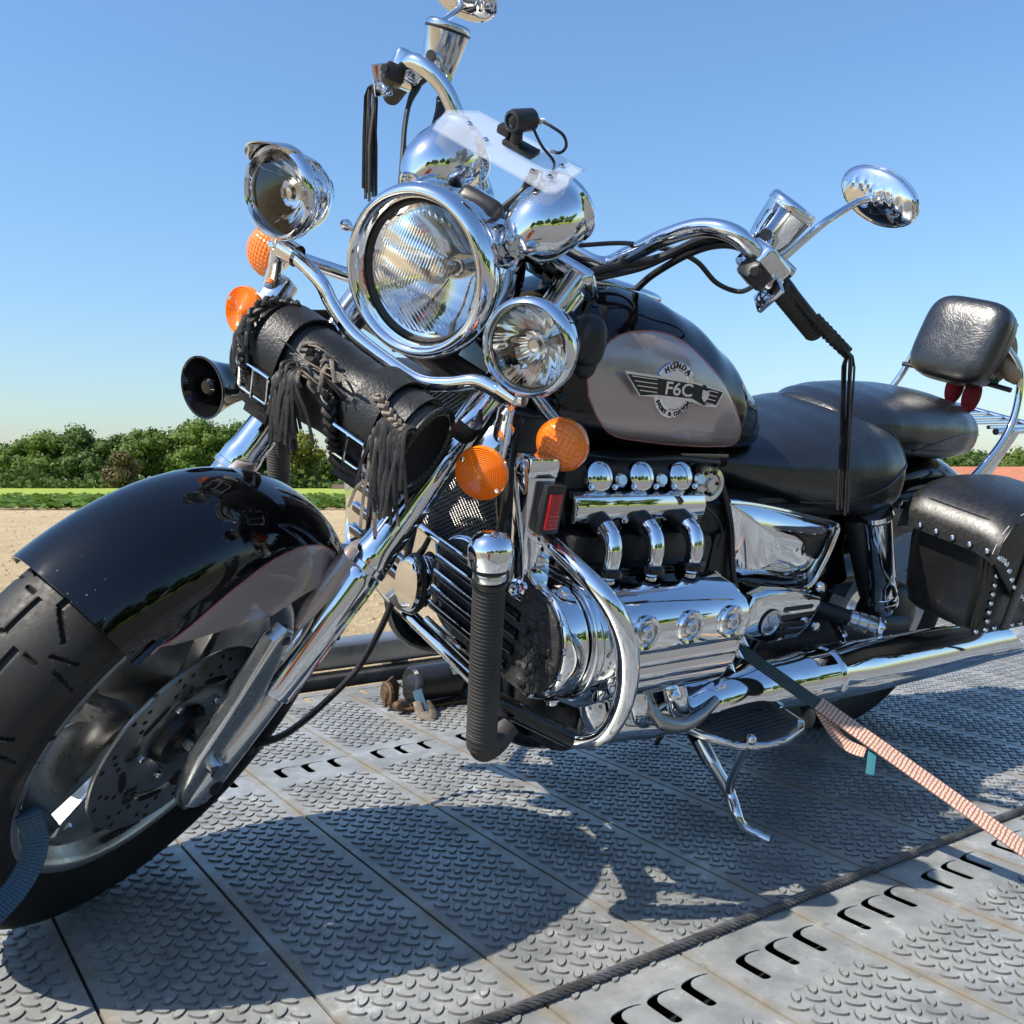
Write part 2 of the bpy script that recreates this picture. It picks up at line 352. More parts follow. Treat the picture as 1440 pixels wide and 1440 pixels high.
# ================================================================== setting
F2H = V((F2.x, F2.y, 0)).normalized(); R2H = V((R2.x, R2.y, 0)).normalized()
def gp(px, dist, z=GROUND): p = F2H*dist + R2H*(dist*(px-720)/FPX); return V((p.x, p.y, z))
def hpx(py, dist): return CH + dist*(676-py)/FPX      # height seen at picture row py
def ground_mat(name, cols, scales, bump, rough=.95):
    m = mat(name, cols[0], rough, spec=.2); n = N(m); c = n.coord('Object')
    g = n.noise(c, scales[0], 6, .65); h = n.noise(c, scales[1], 6, .7); k = n.noise(c, scales[2], 4, .6)
    col = n.mix(n.mapr(g, .35, .65, 0, 1), cols[0], cols[1]); col = n.mix(n.mapr(h, .5, .7, 0, .8), col, cols[2]); col = n.mix(n.mapr(k, .45, .6, 0, .5), col, cols[1])
    n.set('Base Color', col); n.set('Normal', n.bump(h, .9, bump)); return m
ground_mat('soil', [(.50,.385,.235),(.41,.31,.18),(.66,.53,.34)], (.35, 9, 1.4), .12)
ground_mat('gravel', [(.20,.19,.175),(.15,.145,.135),(.29,.275,.25)], (.3, 14, 2), .04)
ground_mat('meadow', [(.235,.31,.05),(.30,.36,.07),(.20,.28,.045)], (.05, 1.5, .2), .2)
ground_mat('roof_tile', [(.42,.17,.10),(.34,.13,.08),(.48,.22,.13)], (.4, 6, 1.2), .03)
ground_mat('brick_wall', [(.30,.16,.11),(.24,.12,.085),(.36,.21,.15)], (.4, 8, 1.2), .02)
plain_bump('bark', (.07,.05,.035), .9, 0, 6, .8, .08)
def leafmat(name, a, b):
    m = mat(name, a, .55, spec=.3); n = N(m); c = n.coord(); g = n.noise(c, .8, 3); oi = n.add('ShaderNodeObjectInfo')
    col = n.mix(n.mapr(g, .35, .65, 0, 1), a, b); col = n.mix(n.mapr(oi.outputs['Random'], 0, 1, 0, .35), col, (.06,.07,.012))
    n.set('Base Color', col); n.p.inputs['Transmission Weight'].default_value = 0
    out = [x for x in n.n if x.type == 'OUTPUT_MATERIAL'][0]; tl = n.add('ShaderNodeBsdfTranslucent'); n.lk(col, tl.inputs[0]); mx = n.add('ShaderNodeMixShader'); mx.inputs[0].default_value = .3
    n.lk(n.p.outputs[0], mx.inputs[1]); n.lk(tl.outputs[0], mx.inputs[2]); n.lk(mx.outputs[0], out.inputs[0])
leafmat('leaf_green', (.090,.150,.026), (.145,.215,.040)); leafmat('leaf_dark', (.062,.115,.028), (.10,.165,.036)); leafmat('leaf_yellow', (.15,.17,.028), (.21,.20,.03)); leafmat('leaf_dry', (.17,.125,.06), (.12,.095,.045)); leafmat('leaf_crop', (.085,.19,.022), (.14,.26,.035))
def sheet(name, pts, z, material):
    return tag(obj(name, MB().add([(p.x, p.y, z) for p in pts], [tuple(range(len(pts)))]), material, smooth=0), kind='structure')
S_ = 3000
sheet('ground', [V((-S_,-S_,0)), V((S_,-S_,0)), V((S_,S_,0)), V((-S_,S_,0))], GROUND, 'soil')
def strip(name, d0, d1, z, material, w=900):
    return sheet(name, [F2H*d0-R2H*w, F2H*d0+R2H*w, F2H*d1+R2H*w, F2H*d1-R2H*w], z, material)
strip('meadow', 84, 330, GROUND+.05, 'meadow'); strip('meadow', 330, 900, GROUND+.03, 'meadow')
sheet('gravel_yard', [V((-60,.15,0)), V((90,.15,0)), V((90,-18,0)), V((-60,-18,0))], GROUND+.01, 'gravel')
sheet('meadow', [V((-400,-18,0)), V((400,-18,0)), V((400,-500,0)), V((-400,-500,0))], GROUND+.02, 'meadow')
# crop rows: leafy plants, nobody could count them
b = MB(); rn = random.Random(3)
for k in range(15000):
    d = 52+33*rn.random()**1.4; x = (rn.random()-.5)*1.35*d; p = F2H*(d+rn.gauss(0,.3))+R2H*(x-d*.02); h = .12+.38*rn.random()*(1 if d > 53 else .6); a = rn.random()*pi; s = .12+.16*rn.random()
    c, q = V((p.x, p.y, GROUND+h)), V((cos(a), sin(a), rn.uniform(-.4,.4)))*s; r_ = V((-sin(a), cos(a), rn.uniform(-.2,.8)))*s
    b.add([c-q-r_*.6, c+q-r_*.6, c+q*.5+r_, c-q*.5+r_], [(0,1,2,3)])
tag(obj('crop_plants', b, 'leaf_crop', smooth=0, recalc=False), 'low strip of bright green crop plants beyond the bare soil', 'crop', kind='stuff')
# clods on the bare soil
b = MB()
for k in range(5200):
    d = 5+46*rn.random()**1.7; x = rn.uniform(-.62,.5)*d; p = F2H*d+R2H*x
    if p.y < 2.9: continue
    s = rn.uniform(.012,.05)*(1+d/40); zs = s*.6
    pts = [V((p.x+s*cos(t)*rn.uniform(.7,1.2), p.y+s*sin(t)*rn.uniform(.7,1.2), GROUND)) for t in (0,1.26,2.5,3.8,5.0)] + [V((p.x+rn.uniform(-.3,.3)*s, p.y, GROUND+zs))]
    b.add(pts, [(0,1,5),(1,2,5),(2,3,5),(3,4,5),(4,0,5)])
tag(obj('soil_clods', b, 'soil', smooth=0, recalc=False), 'dry clods and crumbs scattered over the bare soil field', 'soil', kind='stuff')
def tree_mesh(seed, h, w, nl, leaf=.62):
    rn = random.Random(seed); lobes = []
    for k in range(nl):
        t = rn.random(); z = h*(.22+.68*t); rr = w*.5*sqrt(max(.08, 1-((t-.42)/.62)**2)); a = rn.random()*2*pi; d = rr*rn.uniform(.25,.85)
        lobes.append((V((d*cos(a), d*sin(a), z)), w*rn.choice((.10,.13,.16,.20,.24))))
    cb = MB(); core = MB()
    for c, r in lobes:
        core.merge(sellip(tuple(c), (r*.74,r*.74,r*.62), 1, 1, None, 8, 6))
        for k in range(int(150*(r/(w*.18))**2)):
            n_ = V((rn.gauss(0,1), rn.gauss(0,1), rn.gauss(0,1)+.15)).normalized(); p = c+V((n_.x, n_.y, n_.z*.8))*r*rn.uniform(.66,1.24)
            nn = (n_+V((rn.gauss(0,.6), rn.gauss(0,.6), rn.gauss(0,.6)))).normalized(); x, y, z = frame(nn); s = leaf*rn.uniform(.5,1.25)
            cb.add([p-x*s*.5-y*s*.25, p+x*s*.3-y*s*.5, p+x*s*.55+y*s*.3, p-x*s*.2+y*s*.55], [(0,1,2,3)])
    tb = tube(spline([(0,0,-.3),(.05,0,h*.15),(-.1,.1,h*.4),(.1,0,h*.75)], 4), [w*.035,w*.008], 8)
    for k in range(7):
        c, r = lobes[k % len(lobes)]; z0 = h*rn.uniform(.15,.4); tb.merge(tube(spline([(0,0,z0),c*.5+V((0,0,z0*.5)),c],3), [w*.014,w*.004], 6))
    return cb.merge(core), tb
def tree(px, dist, top, w, leaf, seed, label, loc=None, h=None, group='trees along the far field edge'):
    base = loc if loc is not None else gp(px, dist); h = h or hpx(top, dist)-GROUND
    o = empty('tree', Matrix.Translation(base) @ Matrix.Rotation(seed*1.7, 4, 'Z'), label, 'tree', group)
    cb, tb = tree_mesh(seed, h, w, 26, max(.22, dist/230*.62)); obj('crown', cb, leaf, o, smooth=0, recalc=False); obj('trunk', tb, 'bark', o); return o
TT = [(-60,215,612,13,'leaf_green','bushy tree just beyond the left edge of the tree line'),
 (2,215,622,12,'leaf_dark','dark low tree at the left end of the tree line'),
 (38,212,619,12,'leaf_green','rounded green tree, second from the left of the tree line'),
 (78,206,607,13,'leaf_green','broad bright tree in the left half of the tree line'),
 (118,204,603,14,'leaf_dark','dense dark tree beside the broad bright tree'),
 (160,210,610,12,'leaf_dark','dark-leaved tree behind the bare brown bush'),
 (205,200,600,13,'leaf_green','tall green tree right of the bare brown bush'),
 (248,202,600,13,'leaf_green','tall full tree behind the black front fender'),
 (292,198,592,15,'leaf_green','tallest tree of the row, beside the chrome fork tube'),
 (340,205,596,13,'leaf_dark','tree partly hidden behind the far fork tube'),
 (384,208,622,12,'leaf_dark','dark tree between the fork tube and the yellow tree'),
 (424,196,611,11,'leaf_yellow','yellow-green round tree under the leather roll bag'),
 (458,220,642,12,'leaf_dark','low dark tree right of the yellow-green tree'),
 (1352,210,640,14,'leaf_dark','dark tree behind the chrome luggage rack'),
 (1388,214,634,12,'leaf_green','pointed green tree behind the saddlebag'),
 (1425,205,642,15,'leaf_green','broad green tree at the right edge above the tiled roof'),
 (1475,208,640,15,'leaf_green','green tree just beyond the right edge')]
for i, (px, d, top, w, lf, lb) in enumerate(TT): tree(px, d, top, w, lf, 11+i*3, lb)
o = tree(172, 150, 640, 6, 'leaf_dry', 5, 'bare brown bush in front of the green tree line', group=None); o.name = 'dry_bush'
# hedge line running along the foot of the trees
b = MB(); rn = random.Random(9)
for k in range(9000):
    d = 190+rn.random()*14; px = rn.uniform(-150,1600); p = gp(px, d); h = abs(rn.gauss(0,1.3))*(1+.6*sin(px*.05)); s = rn.uniform(.3,.9); a = rn.random()*pi
    b.add([p+V((cos(a)*s,sin(a)*s,h)), p+V((-cos(a)*s,-sin(a)*s,h)), p+V((-cos(a)*s*.7,-sin(a)*s*.5,h+s)), p+V((cos(a)*s*.6,sin(a)*s,h+s*.8))], [(0,1,2,3)])
tag(obj('undergrowth', b, 'leaf_dark', smooth=0, recalc=False), 'dark undergrowth along the foot of the tree line', 'undergrowth', kind='stuff')
# the trees across the yard, seen only in the chrome
for i, (x, y, h, w) in enumerate([(-24,-22,7,7.5),(-17,-24,8,8),(-10,-22,7,8),(-3,-24,8,8),(4,-22,7,7.5),(11,-25,9,9),(19,-23,7.5,8),(28,-25,8.5,9)]):
    lab = ['tree across the yard, mirrored in the chrome']*8
    o = tree(0, 45, 0, w, 'leaf_green' if i % 2 else 'leaf_dark', 71+i, lab[i], V((x,y,GROUND)), h, 'trees across the yard, seen in reflections')
# onlooker in orange work clothes by the truck, seen only in the chrome
def person():
    J = {'pel':(0,0,.95,.15,.11),'wst':(0,0,1.10,.14,.10),'chs':(0,0,1.30,.17,.115),'nck':(0,0,1.47,.065,.06),'hd0':(0,.015,1.55,.06,.07),'hd1':(0,.02,1.63,.078,.098),'hd2':(0,.01,1.71,.072,.088),
         'hl':(.10,0,.90,.095,.10),'kl':(.11,.02,.50,.062,.068),'al':(.12,-.01,.10,.045,.05),'fl':(.13,.12,.04,.045,.035),'hr':(-.10,0,.90,.095,.10),'kr':(-.11,.02,.50,.062,.068),'ar':(-.12,-.01,.10,.045,.05),'fr':(-.13,.12,.04,.045,.035),
         'sl':(.19,0,1.40,.065,.065),'el':(.27,-.03,1.12,.05,.05),'wl':(.19,.10,.95,.04,.045),'sr':(-.19,0,1.40,.065,.065),'er':(-.27,-.03,1.12,.05,.05),'wr':(-.19,.10,.95,.04,.045)}
    E = [('pel','wst'),('wst','chs'),('chs','nck'),('nck','hd0'),('hd0','hd1'),('hd1','hd2'),('pel','hl'),('hl','kl'),('kl','al'),('al','fl'),('pel','hr'),('hr','kr'),('kr','ar'),('ar','fr'),('chs','sl'),('sl','el'),('el','wl'),('chs','sr'),('sr','er'),('er','wr')]
    ks = list(J); me = bpy.data.meshes.new('body'); me.from_pydata([J[k][:3] for k in ks], [(ks.index(a), ks.index(c)) for a, c in E], []); o = bpy.data.objects.new('body', me); COL.objects.link(o)
    md = o.modifiers.new('skin', 'SKIN'); 
    for k, sv in zip(ks, me.skin_vertices[0].data): sv.radius = J[k][3:]; sv.use_root = k == 'pel'
    o.modifiers.new('sub', 'SUBSURF').levels = 2
    dg = bpy.context.evaluated_depsgraph_get(); m2 = bpy.data.meshes.new_from_object(o.evaluated_get(dg)); bpy.data.objects.remove(o); return m2
pm_ = person(); pm_.shade_smooth(); pm_.name = 'body'
plain_bump('orange_workwear', (.62,.085,.012), .8, 0, 30, .5, .01); plain_bump('skin_tone', (.45,.26,.18), .5, 0, 60, .1, .002)
pm_.materials.clear(); pm_.materials.append(MATS['orange_workwear']); pm_.materials.append(MATS['skin_tone']); pm_.materials.append(MATS['satin_black'])
for f in pm_.polygons:
    z = f.center.z; f.material_index = 2 if z < .09 or (z > 1.68) or (z > 1.58 and f.center.y < -.02) else (1 if z > 1.47 else 0)
po = V((-.95,-.75,GROUND)); pe = empty('person', Matrix.Translation(po)@Matrix.Rotation(radians(-40),4,'Z'), 'person in orange work clothes with hands in pockets, mirrored in the chrome', 'person')
obj('body', pm_, None, pe)
# farm sheds
def shed(px0, px1, dist, eave, ridge, label, wallm, roofm, group=None):
    a, c = gp(px0, dist), gp(px1, dist); w = (c-a).length; x = (c-a).normalized(); y = V((-x.y, x.x, 0)); M = Matrix((x, y, V((0,0,1)))).transposed().to_4x4(); M.translation = a
    o = empty('shed', M, label, 'shed', group); dp = w*.5; e, r = hpx(eave, dist)-GROUND, hpx(ridge, dist)-GROUND
    obj('wall', MB().add([(0,0,0),(w,0,0),(w,dp,0),(0,dp,0),(0,0,e),(w,0,e),(w,dp,e),(0,dp,e),(0,dp/2,r-.05),(w,dp/2,r-.05)], [(0,1,5,4),(2,3,7,6),(0,4,8,7,3),(1,2,6,9,5)]), wallm, o, smooth=0)
    rf = MB()
    for s in (0,1):
        y0, y1 = (-.3,dp/2) if s == 0 else (dp+.3,dp/2); rf.add([(-.3,y0,e-.12),(w+.3,y0,e-.12),(w+.3,y1,r),(-.3,y1,r),(-.3,y0,e+.0),(w+.3,y0,e+.0),(w+.3,y1,r+.12),(-.3,y1,r+.12)], [(0,1,2,3),(4,7,6,5),(0,4,5,1),(1,5,6,2),(0,3,7,4)])
    obj('roof', rf, roofm, o, smooth=0)
    d = box((w*.12,.06,e*.75)); obj('door', d, 'bark', o, Matrix.Translation((w*.3,-.03,e*.375)))
    for k in (.55,.75): obj('window', box((w*.08,.06,e*.25)), 'satin_black', o, Matrix.Translation((w*k,-.03,e*.6)))
    return o
shed(1366, 1620, 42, 692, 659, 'low shed with terracotta tiled roof behind the saddlebag', 'brick_wall', 'roof_tile')
shed(468, 502, 180, 688, 682, 'tiny dark-roofed shed beside the yellow-green tree', 'brick_wall', 'bark')
from mathutils.geometry import delaunay_2d_cdt
# ================================================================== flatbed deck
PW = .2222; X0 = .470; Y0, Y1 = .24, 2.36; ROWS = (.770, 1.803, 2.30)
bed = empty('truck_bed', Matrix.Translation((0,0,0)), 'galvanised flatbed truck deck of tread plates under the motorcycle', 'truck bed'); TILTED.append(bed)
GR = []
def plank():
    b = MB(); g = .0025; x0, x1 = g, PW-g
    def quad(ya, yb): b.add([(x0,ya,0),(x1,ya,0),(x1,yb,0),(x0,yb,0)], [(0,1,2,3)])
    ys = [Y0]
    hw, dep = .0265, .0007
    for r in ROWS: ys += [r-.045, r+.045]
    ys.append(Y1)
    for i in range(0, len(ys)-1, 2): quad(ys[i], ys[i+1])
    slots = [PW/2-.0595, PW/2, PW/2+.0595]; offx = .0015
    HO = [(-.0085,-.021),(-.0075,-.0250),(-.0045,-.0275),(0,-.0285),(.0045,-.0275),(.0075,-.0250),(.0085,-.021),(.0085,-.010),(.0085,.012),(.0095,.0185),(.0125,.0225),(.018,.0250),(.026,.0260),(.036,.0252),(.0435,.0234),(.0465,.0228),(.0465,.0244),(.043,.0262),(.034,.0285),(.024,.0295),(.012,.0290),(.002,.0272),(-.0045,.0240),(-.0080,.0190),(-.0085,.012)]
    def zz(x, y, r):
        v = 0
        for s in slots:
            t = (x-s)/.05; q = (y-(r-hw))/(2*hw)
            if -.02 <= t <= 1 and 0 < q < .93: v = min(v, -dep*(1-max(0,t))**1.1*min(1, q*1.4)**1.3)
            d = sqrt(((x-s+.0065)/.014)**2+((y-r)/.034)**2)
        return v
    for r in ROWS:
        pts = [(x0,r-.045),(x1,r-.045),(x1,r+.045),(x0,r+.045)]; edges = [(0,1),(1,2),(2,3),(3,0)]
        for s in slots:
            k = len(pts); n_ = len(HO); pts += [(s+a*1.0, r+c) for a, c in HO]; edges += [(k+i, k+(i+1)%n_) for i in range(n_)]
            for i in range(9):
                for j in range(9):
                    X_, Y_ = .011+.0045*i, -.024+.0052*j
                    if Y_ < .013 and s+X_ < x1-.003 and (X_ < .044): pts.append((s+X_, r+Y_))
        vo, eo, fo, *_r = delaunay_2d_cdt([V(q) for q in pts], edges, [], 0, 1e-7)
        def inhole(x, y):
            for s in slots:
                c_ = False; px_, py_ = x-s, y-r; n_ = len(HO)
                for i in range(n_):
                    (ax_, ay_), (bx_, by_) = HO[i], HO[i-1]
                    if (ay_ > py_) != (by_ > py_) and px_ < (bx_-ax_)*(py_-ay_)/(by_-ay_)+ax_: c_ = not c_
                if c_: return True
            return False
        fo = [f for f in fo if not inhole(sum(vo[i].x for i in f)/len(f), sum(vo[i].y for i in f)/len(f))]
        b.add([(q.x, q.y, zz(q.x, q.y, r)) for q in vo], fo)
        for s in slots:   # the sheared edge of the plate round each opening
            n_ = len(HO)
            for i in range(n_):
                (a, c), (d, e) = HO[i], HO[(i+1)%n_]; za, zb = zz(s+a, r+c, r), zz(s+d, r+e, r)
                b.add([(s+a,r+c,za),(s+d,r+e,zb),(s+d,r+e,zb-.002),(s+a,r+c,za-.002)], [(0,1,2,3)])
    # folded-down long edges and underside lips
    for x, d in ((x0,1),(x1,-1)): b.add([(x,Y0,0),(x,Y1,0),(x,Y1,-.02),(x,Y0,-.02)], [(0,1,2,3)])
    b.add([(x0,Y0,0),(x1,Y0,0),(x1,Y0,-.05),(x0,Y0,-.05)], [(0,1,2,3)])
    # tread lozenges
    L, W, H = .0128, .0060, .0026
    def loz(cx, cy, a):
        ca, sa = cos(a), sin(a); pts = []
        for k in range(10):
            t = 2*pi*k/10; u = L*cos(t); v = W*sin(t)*(1 if abs(cos(t)) < .9 else .8); pts.append((u, v))
        lo = [(cx+u*ca-v*sa, cy+u*sa+v*ca, -.0002) for u, v in pts]; hi = [(cx+(u*ca-v*sa)*.84, cy+(u*sa+v*ca)*.84, H) for u, v in pts]
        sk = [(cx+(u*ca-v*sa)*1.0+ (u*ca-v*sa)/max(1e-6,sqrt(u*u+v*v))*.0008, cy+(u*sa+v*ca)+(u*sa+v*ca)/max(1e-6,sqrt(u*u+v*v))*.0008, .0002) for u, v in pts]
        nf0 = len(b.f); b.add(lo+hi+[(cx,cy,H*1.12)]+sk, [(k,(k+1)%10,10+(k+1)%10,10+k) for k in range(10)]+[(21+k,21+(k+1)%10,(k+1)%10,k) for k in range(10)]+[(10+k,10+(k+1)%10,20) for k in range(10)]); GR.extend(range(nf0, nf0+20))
    zones = [(Y0+.02, ROWS[0]-.075), (ROWS[0]+.085, ROWS[1]-.075), (ROWS[1]+.075, ROWS[2]-.06)]
    for ya, yb in zones:
        n_ = int((yb-ya)/.01675)
        for j in range(n_+1):
            y = yb-j*.01675 if ya < .4 else ya+j*.01675
            if j % 2 == 0:
                for k in range(5): loz(.044+.033*k, y, pi/4)
            else:
                for k in range(6): loz(.0275+.033*k, y, -pi/4)
    return b
pm = mesh('plank', plank(), 'galvanised', 30, False); pm.materials.append(MATS['tread_grime_shade'])
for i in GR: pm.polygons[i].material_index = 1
for k in range(-6, 22):
    o = obj('plank', pm, None, bed, Matrix.Translation((X0+k*PW,0,0)))
jm = mesh('joint_dirt', box((.012, Y1-Y0-.01, .004)), 'dirt_joint')
for k in range(-6, 23): obj('joint_dirt', jm, None, bed, Matrix.Translation((X0+k*PW,(Y0+Y1)/2,-.0075)))
XA, XB = X0-6*PW, X0+22*PW; XC = (XA+XB)/2; XW = XB-XA
obj('dark_under_sheet', box((XW,Y1-Y0-.02,.02)), 'dark_void', bed, Matrix.Translation((XC,(Y0+Y1)/2,-.045)))  # added black sheet below the plates, keeps the slot openings dark
obj('edge_beam', box((XW,.06,.20), None, .006), 'rail_steel', bed, Matrix.Translation((XC,Y0-.034,-.125)))
# raised rail along the far side and a black strip painting in the shade of the gap under it
obj('side_rail', box((XW,.10,.075), None, .012, 3), 'rail_steel', bed, Matrix.Translation((XC,2.475,.075)))
obj('gap_shade_strip', box((XW,.07,.034), None, .004), 'soot_black', bed, Matrix.Translation((XC,2.42,.012)))
for k in range(12): obj('rail_post', box((.06,.06,.32), None, .004), 'rail_steel', bed, Matrix.Translation((XA+.25+k*.5,2.478,-.125)))
# ================================================================== motorcycle
bike = empty('motorcycle', BIKE, 'big black and taupe chrome cruiser motorcycle leaning on its side stand', 'motorcycle'); TILTED.append(bike)
def P(name, b, material, parent=None, smooth=35): return obj(name, b, material, parent or bike, None, smooth)
def SP(name, b, material, parent=None, smooth=35): return obj(name, b, material, parent or bike, ST if parent is None else None, smooth)
def both(b): return b.merge(b.copy().mirror())
X, Y, Z = V((1,0,0)), V((0,1,0)), V((0,0,1))
AXL = V((0,0,.336))
def wheelM(side=1): return Matrix.Translation(AXL) @ Matrix.Rotation(-pi/2*side, 4, 'X')      # local z -> +y
def wp(r, a, l): return V((r*cos(a), l, .336+r*sin(a)))
# ---- tyre with cut tread grooves
def tyre(R, w, rim_r, grooves, seg=600, nv=56):
    prof = []
    for j in range(nv+1):
        t = -1+2*j/nv; a = t*radians(118)
        l = w/2*sin(a)*(1 if abs(a) < pi/2 else 1)+0; hgt = R-rim_r
        if abs(a) <= pi/2: r = R-hgt*.44*(1-cos(a))**1.0
        else: r = R-hgt*.44-(abs(a)-pi/2)/(radians(118)-pi/2)*(hgt*.56); l = math.copysign(w/2*(1-.30*((abs(a)-pi/2)/(radians(118)-pi/2))**1.6), a)
        prof.append((r, l, a))
    b = MB()
    for i in range(seg):
        an = 2*pi*i/seg
        for r, l, a in prof:
            d = grooves(an, a) if grooves else 0
            b.v.append((( r-d)*cos(an), l*(1-d*2), (r-d)*sin(an)))
    n = nv+1
    b.f = [(i*n+j, ((i+1)%seg)*n+j, ((i+1)%seg)*n+j+1, i*n+j+1) for i in range(seg) for j in range(nv)]; return b
def gr(an, a):
    if abs(a) > 1.45: return 0
    per = 2*pi/20; d = 0; aa = abs(a); k = (an+(0 if a > 0 else per/2))/per
    def g(dist, w): t = dist/w; return .0048*max(0, 1-t**4) if t < 1 else 0
    if .16 < aa < .62: d = max(d, g(abs(((k+.5*(aa-.16)+.5) % 1)-.5), .030))
    if .60 < aa < 1.05: d = max(d, g(abs(((k+.41-.25*(aa-.6)+.5) % 1)-.5), .022))
    if .80 < aa < 1.38: d = max(d, g(abs(((k+.5+.1*(aa-.8)+.5) % 1)-.5), .020))
    if .30 < aa < .55: d = max(d, g(abs(((k+.55+.5) % 1)-.5), .018))
    if (k % 1) < .45: d = max(d, g(abs(aa-.16), .06))
    return d
rimp = [(.214,-.046),(.229,-.052),(.236,-.056),(.236,-.050),(.230,-.046),(.218,-.030),(.216,.030),(.230,.046),(.236,.050),(.236,.056),(.229,.057),(.224,.053),(.221,.046),(.212,.030),(.200,.012),(.196,-.010),(.204,-.035)]
fw = SP('front_wheel', lathe(rimp, wheelM(), 96, True), 'wheel_alloy', None, 50)
SP('tyre', tyre(.336,.152,.232,gr,1200,170).xf(Matrix.Translation(AXL)), 'tyre_rubber', fw)
for k in range(5):
    c = radians(72*k); ol = []
    for r, h in ((.045,30),(.085,25.5),(.130,24),(.175,26),(.203,28.5)): ol.append((r*cos(radians(h)), r*sin(radians(h))))
    for t in range(-24,25,8): ol.append((.209*cos(radians(t)), .209*sin(radians(t))))
    full = ol[:5] + [(.209*cos(radians(t)), .209*sin(radians(t))) for t in (24,16,8,0,-8,-16,-24)] + [(x,-y) for x,y in ol[:5][::-1]]
    SP('spoke', prism(full, .058, wheelM() @ Matrix.Rotation(c, 4, 'Z') @ Matrix.Translation((0,0,.004)), .010, 3), 'wheel_alloy', fw)
SP('hub', lathe([(.058,-.05),(.062,-.02),(.062,.038),(.052,.046),(.044,.074),(.040,.084),(.022,.086),(.016,.092),(.0,.092)], wheelM(), 40), 'satin_black', fw)
for s in (1,-1):
    rot_ = SP('brake_disc', lathe([(.100,-.0025),(.149,-.0025),(.150,0),(.149,.0025),(.100,.0025),(.098,0)], wheelM(s) @ Matrix.Translation((0,0,.078)), 80, True), 'disc_steel', fw)
    hb = MB(); 
    for k in range(12):
        for q, (r, da) in enumerate(((.112,0),(.122,.11),(.132,.22),(.141,.06))): hb.merge(lathe([(.0036,0),(.0036,.0004),(0,.0004)], Matrix.Translation(wp(r, 2*pi*k/12+da+.13, s*(.0806)))@Matrix.Rotation(-pi/2*s,4,'X'), 10))
    obj("disc_holes", hb, "dark_void", fw, None)
    cb = MB(); 
    ring = lathe([(.050,.062),(.055,.066),(.088,.070),(.094,.074),(.094,.078),(.086,.080),(.055,.074),(.048,.070)], wheelM(s), 60, True); cb.merge(ring)
    SP('disc_carrier', cb, 'disc_steel', fw)
    for k in range(6):
        a = 2*pi*(k+.3)/6; SP('disc_bobbin', lathe([(.0125,0),(.0125,.004),(.0095,.006),(.0085,.0035),(.005,.0035),(.004,.006),(0,.006)], Matrix.Translation(wp(.0975, a, s*.077))@Matrix.Rotation(-pi/2*s,4,'X'), 18), 'satin_black', fw)
    for k in range(5): SP('disc_bolt', bolt(wp(.066, 2*pi*k/5, s*.072), Y*s, .0085, .008), 'bright_steel', fw)
    for k in range(6):
        a = 2*pi*(k+.8)/6; M = Matrix.Translation(wp(.0985, a, s*.0808))@Matrix.Rotation(-pi/2*s,4,'X')@Matrix.Rotation(-a*s-pi/2 if s>0 else a-pi/2,4,'Z'); SP('disc_slot', prism([(.016*cos(t)+(.008 if cos(t)>0 else -.008),.0055*sin(t)) for t in [2*pi*i/16 for i in range(16)]], .0006, M), 'dark_void', fw)
SP('valve_stem', tube([wp(.214,radians(-52),.0), wp(.190,radians(-50),.028), wp(.175,radians(-49),.036)], [.0035,.0035,.003], 8), 'chrome', fw)
wg = MB()
for k in range(9): wg.merge(box((.006,.007,.0085), Matrix.Translation(wp(.2145, radians(-77-k*2.0), .045))@Matrix.Rotation(-radians(-77-k*2)+pi/2,4,'Y'), .001))
SP('balance_weights', wg, 'soot_black', fw)
